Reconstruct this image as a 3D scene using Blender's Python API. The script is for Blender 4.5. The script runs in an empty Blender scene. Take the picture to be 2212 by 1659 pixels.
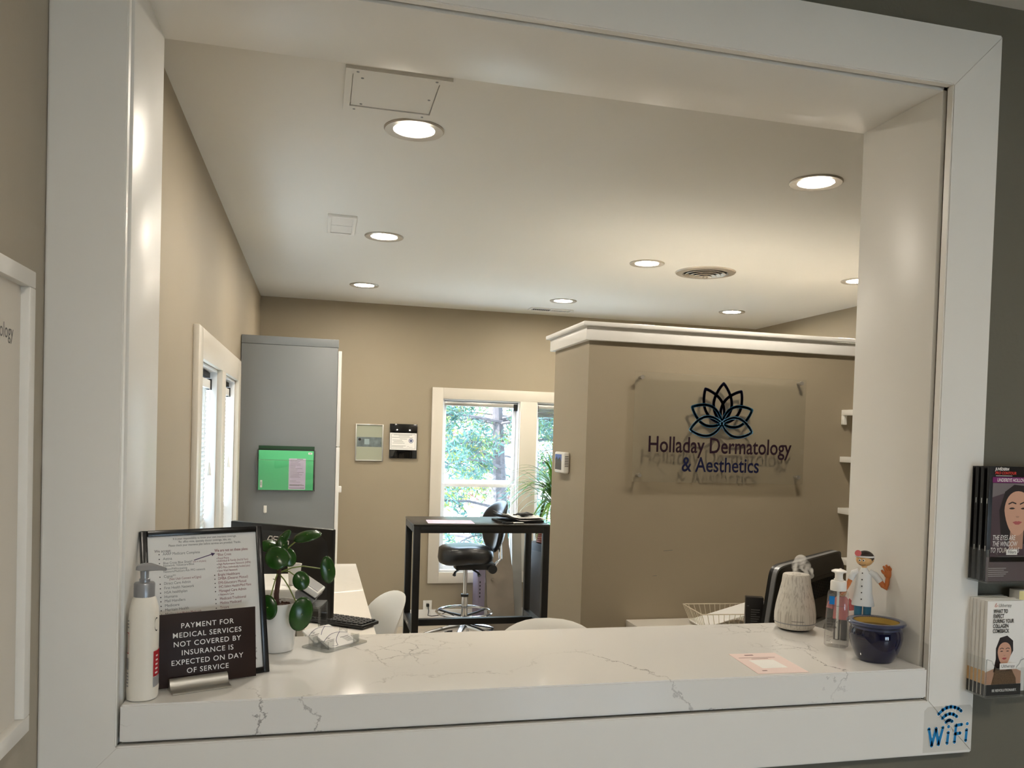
import bpy, bmesh, math, random
from mathutils import Vector, Matrix
from math import pi, sin, cos, radians as R
random.seed(7)
SC = bpy.context.scene
COL = SC.collection

# ---------------------------------------------------------------- camera
cam = bpy.data.cameras.new('camera'); cam_o = bpy.data.objects.new('camera', cam); COL.objects.link(cam_o)
cam.sensor_width = 36.0; cam.lens = 1800.5 / 2212 * 36
cam.shift_x = -(1140.3 - 1106) / 2212; cam.shift_y = (987.8 - 829.5) / 2212
cam.clip_start = 0.02; cam.clip_end = 300
yaw, pitch, roll = R(14.21), R(-1.46), R(-1.75)
fwd = Vector((sin(yaw) * cos(pitch), cos(yaw) * cos(pitch), sin(pitch)))
rgt = Vector((cos(yaw), -sin(yaw), 0)); dwn = fwd.cross(rgt)
r2 = cos(roll) * rgt + sin(roll) * dwn; d2 = -sin(roll) * rgt + cos(roll) * dwn
cam_o.matrix_world = Matrix(((r2.x, -d2.x, -fwd.x, 0.345), (r2.y, -d2.y, -fwd.y, -1.651), (r2.z, -d2.z, -fwd.z, 1.587), (0, 0, 0, 1)))
SC.camera = cam_o

# ---------------------------------------------------------------- world, sun, exposure
SKY = 7.2; SUN = 11.0; LED = 172.0
w = bpy.data.worlds.new('sky'); SC.world = w; w.use_nodes = True
bg = w.node_tree.nodes['Background']; bg.inputs[0].default_value = (0.60, 0.80, 1.0, 1); bg.inputs[1].default_value = SKY
sl = bpy.data.lights.new('sun', 'SUN'); sl.energy = SUN; sl.angle = R(1.0); sl.color = (1.0, 0.97, 0.91)
so = bpy.data.objects.new('sun', sl); COL.objects.link(so)
so.rotation_euler = Vector((0.72, 0.28, -0.62)).to_track_quat('-Z', 'Y').to_euler()
def portal(name, loc, rot, sx, sy):
    l = bpy.data.lights.new(name, 'AREA'); l.shape = 'RECTANGLE'; l.size = sx; l.size_y = sy; l.cycles.is_portal = True
    o = bpy.data.objects.new(name, l); COL.objects.link(o); o.location = loc; o.rotation_euler = rot
portal('window_light_left', (-0.27, 2.607, 1.13), (0, R(-90), 0), 1.46, 1.55)
portal('window_light_back', (2.106, 5.50, 1.146), (R(-90), 0, 0), 1.49, 1.47)
portal('window_light_lobby', (2.65, -5.15, 0.935), (R(90), 0, 0), 1.5, 1.37)
vs = SC.view_settings
SC.display_settings.display_device = 'sRGB'
vs.view_transform = 'Standard'; vs.look = 'None'; vs.exposure = 0.87
SC.cycles.volume_bounces = 4; vs.gamma = 1.0; vs.use_curve_mapping = False

# ---------------------------------------------------------------- materials
def srgb(r, g, b):
    f = lambda c: (c / 255) / 12.92 if c <= 10 else ((c / 255 + 0.055) / 1.055) ** 2.4
    return (f(r), f(g), f(b))
MATS = {}
def mat(name, col, rough=0.5, metal=0.0, spec=0.5, var=0.0, vscale=8.0, bump=0.0, bscale=150.0, emit=None, estr=0.0, coat=0.0, stretch=None):
    m = bpy.data.materials.new(name); m.use_nodes = True; MATS[name] = m
    nt = m.node_tree; b = nt.nodes['Principled BSDF']
    b.inputs['Base Color'].default_value = (*col, 1); b.inputs['Roughness'].default_value = rough
    b.inputs['Metallic'].default_value = metal; b.inputs['Specular IOR Level'].default_value = spec
    if coat: b.inputs['Coat Weight'].default_value = coat; b.inputs['Coat Roughness'].default_value = 0.05
    if emit: b.inputs['Emission Color'].default_value = (*emit, 1); b.inputs['Emission Strength'].default_value = estr
    if var or bump:
        tc = nt.nodes.new('ShaderNodeTexCoord'); mp = nt.nodes.new('ShaderNodeMapping'); nt.links.new(tc.outputs['Object'], mp.inputs[0])
        if stretch: mp.inputs['Scale'].default_value = stretch
        if var:
            n = nt.nodes.new('ShaderNodeTexNoise'); n.inputs['Scale'].default_value = vscale; n.inputs['Detail'].default_value = 5
            r = nt.nodes.new('ShaderNodeValToRGB'); nt.links.new(mp.outputs[0], n.inputs['Vector']); nt.links.new(n.outputs[0], r.inputs[0])
            r.color_ramp.elements[0].position = 0.3; r.color_ramp.elements[1].position = 0.7
            r.color_ramp.elements[0].color = (*[c * (1 - var) for c in col], 1); r.color_ramp.elements[1].color = (*[min(1, c * (1 + var)) for c in col], 1)
            nt.links.new(r.outputs[0], b.inputs['Base Color'])
        if bump:
            n2 = nt.nodes.new('ShaderNodeTexNoise'); n2.inputs['Scale'].default_value = bscale; nt.links.new(mp.outputs[0], n2.inputs['Vector'])
            bp = nt.nodes.new('ShaderNodeBump'); bp.inputs['Strength'].default_value = bump; bp.inputs['Distance'].default_value = 0.002
            nt.links.new(n2.outputs[0], bp.inputs['Height']); nt.links.new(bp.outputs[0], b.inputs['Normal'])
    return m
def thin_glass(name, tint=(1, 1, 1), rough=0.0, ior=1.45, haze=0.0):
    m = bpy.data.materials.new(name); m.use_nodes = True; MATS[name] = m; nt = m.node_tree; nt.nodes.clear()
    out = nt.nodes.new('ShaderNodeOutputMaterial'); mx = nt.nodes.new('ShaderNodeMixShader'); tr = nt.nodes.new('ShaderNodeBsdfTransparent')
    gl = nt.nodes.new('ShaderNodeBsdfGlossy'); fr = nt.nodes.new('ShaderNodeFresnel'); ge = nt.nodes.new('ShaderNodeNewGeometry'); mr = nt.nodes.new('ShaderNodeMapRange')
    mr.inputs['To Min'].default_value = ior; mr.inputs['To Max'].default_value = 1 / ior; nt.links.new(ge.outputs['Backfacing'], mr.inputs[0]); nt.links.new(mr.outputs[0], fr.inputs[0])
    tr.inputs[0].default_value = (*tint, 1); gl.inputs['Roughness'].default_value = rough
    a = tr
    if haze:
        df = nt.nodes.new('ShaderNodeBsdfDiffuse'); df.inputs[0].default_value = (0.85, 0.85, 0.83, 1)
        m2 = nt.nodes.new('ShaderNodeMixShader'); m2.inputs[0].default_value = haze; nt.links.new(tr.outputs[0], m2.inputs[1]); nt.links.new(df.outputs[0], m2.inputs[2]); a = m2
    nt.links.new(fr.outputs[0], mx.inputs[0]); nt.links.new(a.outputs[0], mx.inputs[1]); nt.links.new(gl.outputs[0], mx.inputs[2]); nt.links.new(mx.outputs[0], out.inputs[0])
    return m
def quartz():
    m = mat('quartz', (0.80, 0.79, 0.77), 0.07, spec=0.5); nt = m.node_tree; b = nt.nodes['Principled BSDF']
    tc = nt.nodes.new('ShaderNodeTexCoord')
    def node(t, **k):
        n = nt.nodes.new(t)
        for a, v in k.items(): n.inputs[a].default_value = v
        return n
    def vein(scale, dist, wid, soft, off, mscale, mlo, mhi, strength):
        mp = nt.nodes.new('ShaderNodeMapping'); mp.inputs['Location'].default_value = off; nt.links.new(tc.outputs['Object'], mp.inputs[0])
        n = node('ShaderNodeTexNoise', Scale=9.0, Detail=6.0, Roughness=0.65); nt.links.new(mp.outputs[0], n.inputs['Vector'])
        sb = node('ShaderNodeVectorMath'); sb.operation = 'SUBTRACT'; sb.inputs[1].default_value = (0.5, 0.5, 0.5); nt.links.new(n.outputs['Color'], sb.inputs[0])
        sc = node('ShaderNodeVectorMath'); sc.operation = 'SCALE'; sc.inputs['Scale'].default_value = dist; nt.links.new(sb.outputs[0], sc.inputs[0])
        ad = node('ShaderNodeVectorMath'); ad.operation = 'ADD'; nt.links.new(mp.outputs[0], ad.inputs[0]); nt.links.new(sc.outputs[0], ad.inputs[1])
        v = node('ShaderNodeTexVoronoi', Scale=scale); v.feature = 'DISTANCE_TO_EDGE'; nt.links.new(ad.outputs[0], v.inputs['Vector'])
        mr = node('ShaderNodeMapRange'); mr.inputs['From Min'].default_value = wid; mr.inputs['From Max'].default_value = wid + soft
        mr.inputs['To Min'].default_value = 1; mr.inputs['To Max'].default_value = 0; nt.links.new(v.outputs['Distance'], mr.inputs[0])
        nm = node('ShaderNodeTexNoise', Scale=mscale, Detail=2.0); nt.links.new(mp.outputs[0], nm.inputs['Vector'])
        m2 = node('ShaderNodeMapRange'); m2.inputs['From Min'].default_value = mlo; m2.inputs['From Max'].default_value = mhi; nt.links.new(nm.outputs[0], m2.inputs[0])
        mu = node('ShaderNodeMath'); mu.operation = 'MULTIPLY'; nt.links.new(mr.outputs[0], mu.inputs[0]); nt.links.new(m2.outputs[0], mu.inputs[1])
        m3 = node('ShaderNodeMath'); m3.operation = 'MULTIPLY'; m3.inputs[1].default_value = strength; nt.links.new(mu.outputs[0], m3.inputs[0])
        return m3
    a = vein(2.6, 0.16, 0.001, 0.007, (0.37, 0.12, 0.05), 2.4, 0.50, 0.62, 0.75)
    c = vein(15.0, 0.10, 0.004, 0.025, (1.3, 0.42, 0.3), 3.0, 0.60, 0.72, 0.7)
    mx = node('ShaderNodeMath'); mx.operation = 'MAXIMUM'; nt.links.new(a.outputs[0], mx.inputs[0]); nt.links.new(c.outputs[0], mx.inputs[1])
    mc = nt.nodes.new('ShaderNodeMixRGB'); mc.inputs[1].default_value = (0.80, 0.79, 0.765, 1); mc.inputs[2].default_value = (0.20, 0.19, 0.19, 1)
    nt.links.new(mx.outputs[0], mc.inputs[0]); nt.links.new(mc.outputs[0], b.inputs['Base Color'])
    return m
def wood_grain():
    m = mat('pale_woodgrain', (0.6, 0.56, 0.49), 0.5); nt = m.node_tree; b = nt.nodes['Principled BSDF']
    tc = nt.nodes.new('ShaderNodeTexCoord'); mp = nt.nodes.new('ShaderNodeMapping'); mp.inputs['Scale'].default_value = (170, 170, 5); nt.links.new(tc.outputs['Object'], mp.inputs[0])
    n = nt.nodes.new('ShaderNodeTexNoise'); n.inputs['Scale'].default_value = 1.6; n.inputs['Detail'].default_value = 4; n.inputs['Distortion'].default_value = 0.6; nt.links.new(mp.outputs[0], n.inputs['Vector'])
    r = nt.nodes.new('ShaderNodeValToRGB'); e = r.color_ramp.elements; e[0].position = 0.34; e[0].color = (0.44, 0.405, 0.355, 1); e[1].position = 0.50; e[1].color = (0.68, 0.645, 0.58, 1)
    nt.links.new(n.outputs[0], r.inputs[0]); nt.links.new(r.outputs[0], b.inputs['Base Color']); return m

tan = mat('tan_wall_paint', srgb(155, 143, 122), 0.62, var=0.02, vscale=3, bump=0.12, bscale=170)
olive = mat('olive_grey_wall_paint', srgb(104, 101, 88), 0.55, var=0.03, vscale=4, bump=0.3, bscale=110)
ceilw = mat('ceiling_paint', srgb(226, 224, 218), 0.75, bump=0.05, bscale=120)
taupe = mat('taupe_wall_paint', srgb(172, 163, 146), 0.6, var=0.02, vscale=3, bump=0.15, bscale=150)
cream = mat('cream_trim_paint', srgb(212, 205, 192), 0.35)
white = mat('white_trim_paint', srgb(233, 231, 226), 0.36, bump=0.04, bscale=60)
whitepl = mat('white_plastic', srgb(232, 230, 224), 0.35)
quartz_m = quartz()
deskw = mat('white_desk_laminate', srgb(228, 222, 212), 0.3, var=0.02, vscale=2)
floor_m = mat('floor_vinyl', srgb(186, 174, 156), 0.4, var=0.12, vscale=3)
greycab = mat('grey_cabinet_laminate', srgb(128, 131, 133), 0.5)
blackp = mat('black_plastic', srgb(13, 14, 16), 0.42)
blackm = mat('black_powder_metal', srgb(11, 11, 12), 0.42)
blackwood = mat('black_brown_wood_top', srgb(26, 23, 21), 0.28, var=0.3, vscale=6, stretch=(2, 30, 30))
leather = mat('black_leather', srgb(13, 13, 15), 0.30, bump=0.1, bscale=220)
chrome = mat('chrome', (0.75, 0.76, 0.78), 0.12, 1.0)
alu = mat('brushed_aluminium', (0.62, 0.61, 0.58), 0.32, 1.0)
silver = mat('silver_plastic', srgb(150, 152, 156), 0.35, 0.5)
nickel = mat('brushed_nickel', srgb(172, 166, 156), 0.4, 0.6)
glass = thin_glass('window_glass')
acryl = thin_glass('clear_acrylic', (0.97, 0.975, 0.97), 0.02, 1.40)
acryl_edge = thin_glass('acrylic_edge', (0.84, 0.85, 0.845), 0.05, 1.5, 0.07)
signglass = thin_glass('sign_acrylic', (0.96, 0.955, 0.93), 0.02, 1.45, 0.035)
paper = mat('white_paper', srgb(236, 234, 230), 0.7)
ink = mat('black_ink', srgb(25, 24, 26), 0.6)
greyink = mat('grey_ink', srgb(105, 105, 104), 0.6)
redink = mat('maroon_ink', srgb(130, 32, 48), 0.6)
purpleink = mat('purple_ink', srgb(62, 30, 88), 0.6)
whiteink = mat('white_ink', srgb(240, 238, 234), 0.6)
brown = mat('brown_engraved_plastic', srgb(40, 24, 18), 0.45, spec=0.25, var=0.08, vscale=20)
blackframe = mat('black_frame_plastic', srgb(14, 14, 15), 0.25)
leafm = mat('pilea_leaf', srgb(32, 72, 20), 0.22, spec=0.5, var=0.3, vscale=30)
stalkm = mat('leaf_stalk', srgb(116, 130, 58), 0.45)
stemm = mat('brown_stem', srgb(74, 45, 36), 0.7, var=0.3, vscale=60)
soilm = mat('potting_soil', srgb(70, 46, 34), 0.95, var=0.5, vscale=120, bump=1.0, bscale=300)
potw = mat('white_glazed_pot', srgb(228, 227, 224), 0.2, bump=0.2, bscale=40)
cobalt = mat('cobalt_glaze', srgb(8, 12, 46), 0.07, coat=0.5, var=0.25, vscale=10)
cobalt_l = mat('thin_blue_glaze', srgb(58, 66, 94), 0.12, coat=0.4, var=0.2, vscale=14)
ochre = mat('ochre_glaze', srgb(206, 172, 92), 0.25)
pinkpaper = mat('pink_paper', srgb(230, 208, 202), 0.55)
wood_m = wood_grain()
clothw = mat('white_lotion_plastic', srgb(236, 231, 220), 0.4)
redlab = mat('red_label', srgb(176, 14, 34), 0.4)
greylab = mat('grey_label', srgb(150, 150, 152), 0.5)
skin = mat('toy_skin', srgb(222, 176, 118), 0.45); skin2 = mat('toy_arm_orange', srgb(204, 118, 62), 0.45)
hair = mat('toy_hair', srgb(38, 24, 20), 0.5); coatm = mat('toy_coat_white', srgb(226, 227, 226), 0.5)
jeans = mat('toy_blue', srgb(52, 112, 142), 0.5); pinkm = mat('toy_pink', srgb(214, 110, 112), 0.45); darkgrey = mat('toy_dark_grey', srgb(58, 58, 62), 0.5)
greenf = mat('green_folder', srgb(96, 205, 140), 0.6); greend = mat('dark_green_folder', srgb(16, 62, 34), 0.6)
lilac = mat('lilac_form', srgb(214, 200, 222), 0.7)
navy = mat('navy_vinyl', srgb(16, 22, 58), 0.4); teal = mat('teal_vinyl', srgb(48, 108, 142), 0.4); steel = mat('steel_blue_vinyl', srgb(108, 164, 200), 0.4)
plum = mat('dark_plum_vinyl', srgb(38, 18, 34), 0.4)
wifib = mat('wifi_blue', srgb(14, 128, 192), 0.4)
film = thin_glass('sticker_film', (0.93, 0.93, 0.92), 0.1, 1.4, 0.10)
emis = mat('led_diffuser', (1, 1, 1), 0.5, emit=(1.0, 0.90, 0.76), estr=LED)
dark = mat('dark_cavity', srgb(18, 17, 16), 0.8)
bluewhite = mat('window_vinyl', srgb(236, 238, 240), 0.35)
slatm = mat('blind_slat', srgb(206, 213, 214), 0.4); _b = slatm.node_tree; _t = _b.nodes.new('ShaderNodeBsdfTranslucent'); _t.inputs[0].default_value = (0.85, 0.88, 0.88, 1); _x = _b.nodes.new('ShaderNodeMixShader'); _x.inputs[0].default_value = 0.03
_b.links.new(_b.nodes['Principled BSDF'].outputs[0], _x.inputs[1]); _b.links.new(_t.outputs[0], _x.inputs[2]); _b.links.new(_x.outputs[0], _b.nodes['Material Output'].inputs[0])
dracm = mat('dracaena_leaf', srgb(84, 128, 46), 0.4, var=0.4, vscale=8)
wicker = mat('wicker', srgb(120, 62, 36), 0.7, var=0.4, vscale=60, bump=0.6, bscale=120)
boardm = mat('leaning_board_cloth', srgb(134, 122, 108), 0.7, var=0.12, vscale=5)
boxm = mat('lavender_cardboard', srgb(132, 122, 140), 0.7)
barkm = mat('tree_bark', srgb(78, 74, 78), 0.8, var=0.3, vscale=20)
grass = mat('pale_pavement', srgb(205, 202, 196), 0.9, var=0.1, vscale=1)
def leaf_mat(name, c):
    m = mat(name, c, 0.6, var=0.35, vscale=4); nt = m.node_tree; b = nt.nodes['Principled BSDF']; o = nt.nodes['Material Output']
    t = nt.nodes.new('ShaderNodeBsdfTranslucent'); t.inputs[0].default_value = (*c, 1); x = nt.nodes.new('ShaderNodeMixShader'); x.inputs[0].default_value = 0.5
    nt.links.new(b.outputs[0], x.inputs[1]); nt.links.new(t.outputs[0], x.inputs[2]); nt.links.new(x.outputs[0], o.inputs[0]); return m
needle = leaf_mat('blue_green_needles', srgb(74, 108, 104)); yleaf = leaf_mat('yellow_green_leaves', srgb(122, 132, 66)); pleaf = leaf_mat('pinkish_leaves', srgb(128, 92, 94)); gleaf = leaf_mat('mid_green_leaves', srgb(74, 112, 72))

# ---------------------------------------------------------------- mesh helpers
def pillow(fn, n=2.6, N=40, K=7, thick=0.03):
    '''padded panel: fn(a,b) gives the mid surface for a,b in the unit superellipse, thick tapers to the rim'''
    g = G(); rings = []
    for k in range(2 * K + 1):
        q = pi * k / (2 * K); s_ = max(0.02, sin(q)); side = cos(q); rg = []
        for i in range(N):
            t_ = 2 * pi * i / N; c, d = cos(t_), sin(t_)
            a = s_ * math.copysign(abs(c) ** (2 / n), c); b = s_ * math.copysign(abs(d) ** (2 / n), d)
            p = fn(a, b); e = 1e-3; nrm = (fn(a + e, b) - fn(a - e, b)).cross(fn(a, b + e) - fn(a, b - e)).normalized()
            rg.append(p + nrm * side * thick)
        rings.append(rg)
    return g.loft(rings)
def ring(cx, cy, z, a, b=None, n=2.0, N=32, rot=0.0):
    b = a if b is None else b; o = []
    for i in range(N):
        t = 2 * pi * i / N; c, s = cos(t), sin(t)
        x = a * math.copysign(abs(c) ** (2 / n), c); y = b * math.copysign(abs(s) ** (2 / n), s)
        o.append(Vector((cx + x * cos(rot) - y * sin(rot), cy + x * sin(rot) + y * cos(rot), z)))
    return o
class G:
    def __init__(s): s.bm = bmesh.new()
    def box(s, x0, x1, y0, y1, z0, z1, bev=0.0, seg=2):
        r = bmesh.ops.create_cube(s.bm, size=1.0); vs_ = r['verts']
        for v in vs_: v.co = Vector(((x0 + x1) / 2 + v.co.x * (x1 - x0), (y0 + y1) / 2 + v.co.y * (y1 - y0), (z0 + z1) / 2 + v.co.z * (z1 - z0)))
        if bev:
            es = {e for v in vs_ for e in v.link_edges}
            bmesh.ops.bevel(s.bm, geom=list(es), offset=bev, segments=seg, affect='EDGES', profile=0.5)
        return s
    def loft(s, rings, cap=True, closed=True):
        V = [[s.bm.verts.new(p) for p in r] for r in rings]; n = len(V[0])
        for a, b in zip(V, V[1:]):
            for i in range(n if closed else n - 1):
                j = (i + 1) % n; s.bm.faces.new((a[i], a[j], b[j], b[i]))
        if cap and closed:
            s.bm.faces.new(V[0][::-1]); s.bm.faces.new(V[-1])
        return s
    def lathe(s, prof, cx=0, cy=0, N=40, cap=True): return s.loft([ring(cx, cy, z, max(r, 1e-4), N=N) for r, z in prof], cap)
    def tube(s, pts, r, N=10, closed=False, cap=True):
        pts = [Vector(p) for p in pts]; n = len(pts); rs = r if isinstance(r, (list, tuple)) else [r] * n; rings = []; u = None
        for i, p in enumerate(pts):
            if closed: t = (pts[(i + 1) % n] - pts[i - 1])
            else: t = pts[min(i + 1, n - 1)] - pts[max(i - 1, 0)]
            t.normalize()
            if u is None: u = t.orthogonal().normalized()
            else:
                u = (u - t * u.dot(t))
                u = u.normalized() if u.length > 1e-6 else t.orthogonal().normalized()
            v = t.cross(u); rings.append([p + (u * cos(2 * pi * k / N) + v * sin(2 * pi * k / N)) * rs[i] for k in range(N)])
        if closed: rings.append(rings[0])
        s.loft(rings, cap and not closed)
        if closed: bmesh.ops.remove_doubles(s.bm, verts=s.bm.verts, dist=1e-6)
        return s
    def cyl(s, p0, p1, r0, r1=None, N=24):
        p0, p1 = Vector(p0), Vector(p1); return s.tube([p0, p1], [r0, r0 if r1 is None else r1], N)
    def bar(s, p0, p1, a, b, up=(0, 0, 1)):
        p0, p1, up = Vector(p0), Vector(p1), Vector(up); t = (p1 - p0).normalized(); x = t.cross(up)
        x = x.normalized() if x.length > 1e-5 else t.orthogonal().normalized(); y = x.cross(t).normalized()
        f = lambda p: [p + x * a / 2 * i + y * b / 2 * j for i, j in ((-1, -1), (1, -1), (1, 1), (-1, 1))]
        return s.loft([f(p0), f(p1)])
    def prism(s, poly, M, d):   # poly: 2-D points; M maps (u,v,w); thickness d along w
        return s.loft([[M @ Vector((u, v, 0)) for u, v in poly], [M @ Vector((u, v, d)) for u, v in poly]])
    def ball(s, c, r, sx=1, sy=1, sz=1, N=20):
        q = bmesh.ops.create_uvsphere(s.bm, u_segments=N, v_segments=max(8, N // 2), radius=r)
        for v in q['verts']: v.co = Vector((c[0] + v.co.x * sx, c[1] + v.co.y * sy, c[2] + v.co.z * sz))
        return s
    def grid(s, f, nu, nv):
        V = [[s.bm.verts.new(f(i / nu, j / nv)) for j in range(nv + 1)] for i in range(nu + 1)]
        for i in range(nu):
            for j in range(nv): s.bm.faces.new((V[i][j], V[i + 1][j], V[i + 1][j + 1], V[i][j + 1]))
        return s
    def xf(s, M): bmesh.ops.transform(s.bm, matrix=M, verts=s.bm.verts); return s
    def mesh(s, name, m, smooth=35):
        bmesh.ops.recalc_face_normals(s.bm, faces=s.bm.faces)
        me = bpy.data.meshes.new(name); s.bm.to_mesh(me); s.bm.free()
        if smooth:
            me.polygons.foreach_set('use_smooth', [True] * len(me.polygons)); me.set_sharp_from_angle(angle=R(smooth))
        me.materials.append(m); return me
    def obj(s, name, m, parent=None, smooth=35): return link(name, s.mesh(name, m, smooth), parent)
def link(name, me, parent=None):
    o = bpy.data.objects.new(name, me); COL.objects.link(o)
    if parent: o.parent = parent
    return o
def tag(o, label, cat, group=None, kind=None):
    o['label'] = label; o['category'] = cat
    if group: o['group'] = group
    if kind: o['kind'] = kind
    return o
def thing(name, label, cat, loc=(0, 0, 0), rz=0.0, group=None, kind=None):
    o = bpy.data.objects.new(name, None); COL.objects.link(o); o.location = loc; o.rotation_euler = (0, 0, rz); o.empty_display_size = 0.05
    return tag(o, label, cat, group, kind)
def dup(root, loc=None, rz=None, label=None):
    r = root.copy(); COL.objects.link(r)
    if loc is not None: r.location = loc
    if rz is not None: r.rotation_euler = (0, 0, rz)
    if label: r['label'] = label
    for ch in list(root.children):
        c = ch.copy(); COL.objects.link(c); c.parent = r
        for g in list(ch.children):
            d = g.copy(); COL.objects.link(d); d.parent = c
    return r
def frame(O, U, V):
    U = Vector(U).normalized(); V = Vector(V); V = (V - U * V.dot(U)).normalized(); N = U.cross(V); O = Vector(O)
    return Matrix(((U.x, V.x, N.x, O.x), (U.y, V.y, N.y, O.y), (U.z, V.z, N.z, O.z), (0, 0, 0, 1)))
class Print:
    """flat print lying on a plane: 2-D shapes laid out in the plane's own metres"""
    def __init__(s, M, lift=0.0004): s.M = M; s.l = lift; s.V = []; s.F = []
    def poly(s, pts):
        b = len(s.V); s.V += [(u, v) for u, v in pts]; s.F.append(tuple(range(b, b + len(pts)))); return s
    def rect(s, u0, u1, v0, v1): return s.poly([(u0, v0), (u1, v0), (u1, v1), (u0, v1)])
    def ell(s, u, v, a, b=None, rot=0, N=24):
        b = a if b is None else b
        return s.poly([(u + a * cos(t) * cos(rot) - b * sin(t) * sin(rot), v + a * cos(t) * sin(rot) + b * sin(t) * cos(rot)) for t in [2 * pi * k / N for k in range(N)]])
    def stroke(s, pts, w, caps=True):
        for (a, b), (c, d) in zip(pts, pts[1:]):
            L = math.hypot(c - a, d - b) or 1e-9; nx, ny = -(d - b) / L * w / 2, (c - a) / L * w / 2
            s.poly([(a + nx, b + ny), (a - nx, b - ny), (c - nx, d - ny), (c + nx, d + ny)])
        if caps:
            for a, b in pts: s.ell(a, b, w / 2, N=10)
        return s
    def text(s, t, u, v, size, align='LEFT', sx=1.0, bold=0.0, shear=0.0, rot=0.0, space=1.0, fit=None):
        c = bpy.data.curves.new('t', 'FONT'); c.body = t; c.size = size; c.align_x = align; c.fill_mode = 'FRONT'; c.resolution_u = 3; c.offset = bold * size; c.shear = shear; c.space_character = space
        o = bpy.data.objects.new('t', c); COL.objects.link(o); bpy.context.view_layer.update()
        me = bpy.data.meshes.new_from_object(o.evaluated_get(bpy.context.evaluated_depsgraph_get())); b = len(s.V)
        if fit:
            xs_ = [q.co.x for q in me.vertices]; sx = fit / (max(xs_) - min(xs_))
        s.V += [(u + p.co.x * sx * cos(rot) - p.co.y * sin(rot), v + p.co.x * sx * sin(rot) + p.co.y * cos(rot)) for p in me.vertices]
        s.F += [tuple(b + i for i in f.vertices) for f in me.polygons]
        bpy.data.objects.remove(o); bpy.data.curves.remove(c); bpy.data.meshes.remove(me); return s
    def obj(s, name, m, parent, warp=None):
        me = bpy.data.meshes.new(name); me.from_pydata([warp(u, v, s.l) if warp else s.M @ Vector((u, v, s.l)) for u, v in s.V], [], s.F); me.materials.append(m); me.update()
        return link(name, me, parent)
def arc(cx, cy, r, a0, a1, n=14): return [(cx + r * cos(R(a0 + (a1 - a0) * k / n)), cy + r * sin(R(a0 + (a1 - a0) * k / n))) for k in range(n + 1)]

# ================================================================ ROOM SHELL
FL = -0.04; CH = 2.638; XL = -0.117; XR = 4.255; YB = 5.341; JD = 0.323; W = 1.75; ZB = 0.993; ZT = 2.428; CW = 0.13
def S(name, g, m, label, cat, **k): return tag(g.obj(name, m, **k), label, cat, kind='structure')
S('floor', G().box(-0.25, 4.4, -5.12, 5.47, FL - 0.1, FL), floor_m, 'beige vinyl floor of the office and the waiting room', 'floor')
S('ceiling', G().box(-0.25, 4.4, -5.12, 5.47, CH, CH + 0.15), ceilw, 'flat white painted ceiling over office and waiting room', 'ceiling')
g = G(); a, b = JD, YB
g.box(-0.25, XL, a, 1.835, FL, CH).box(-0.25, XL, 3.38, b, FL, CH).box(-0.25, XL, 1.835, 3.38, FL, 0.40).box(-0.25, XL, 1.835, 3.38, 1.852, CH)
S('wall_left', g, tan, 'tan painted office wall on the left with blinds window', 'wall')
g = G().box(-0.25, 1.363, YB, 5.47, FL, CH).box(2.85, 4.4, YB, 5.47, FL, CH).box(1.363, 2.85, YB, 5.47, FL, 0.413).box(1.363, 2.85, YB, 5.47, 1.88, CH)
S('wall_back', g, tan, 'tan painted office back wall with tall window', 'wall')
S('wall_right', G().box(XR, 4.4, -5.0, YB, FL, CH), tan, 'tan painted wall on the far right', 'wall')
g = G().box(-0.25, -0.008, 0.022, JD, FL, CH).box(W + 0.008, XR, 0.022, JD, FL, CH).box(-0.008, W + 0.008, 0.022, JD, FL, 0.985).box(-0.008, W + 0.008, 0.022, JD, ZT + 0.008, CH)
S('wall_front', g, olive, 'dark olive grey waiting room wall around the service window', 'wall')
S('wall_lobby_left', G().box(-0.25, -0.131, -5.0, 0.022, FL, CH), taupe, 'taupe side wall of the waiting room behind the white poster frame', 'wall')
g = G().box(-0.25, 1.9, -5.12, -5.0, FL, CH).box(3.4, 4.4, -5.12, -5.0, FL, CH).box(1.9, 3.4, -5.12, -5.0, FL, 0.25).box(1.9, 3.4, -5.12, -5.0, 1.62, CH)
S('wall_lobby_back', g, tan, 'waiting room wall with wide windows behind the viewer', 'wall')
# half-height partition with white cap
PX, PY0, PY1 = 1.533, 1.967, 2.523
S('wall_partition', G().box(PX, XR, PY0, PY1, FL, 2.045), tan, 'tan half height partition wall carrying the clear sign', 'wall')
cap = thing('trim_2', 'white moulded cap running along the top of the partition', 'trim', kind='structure')
G().box(PX - 0.022, XR, PY0 - 0.022, PY1 + 0.03, 2.03, 2.092, 0.003).obj('fascia_board', white, cap)
G().box(PX - 0.042, XR, PY0 - 0.042, PY1 + 0.05, 2.092, 2.112, 0.005).obj('cap_board', white, cap)
bb = thing('baseboard_back', 'white baseboard along the back wall below the window', 'baseboard', kind='structure')
G().box(0.47, XR, YB - 0.014, YB, FL, 0.098, 0.003).obj('board', white, bb)
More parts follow.
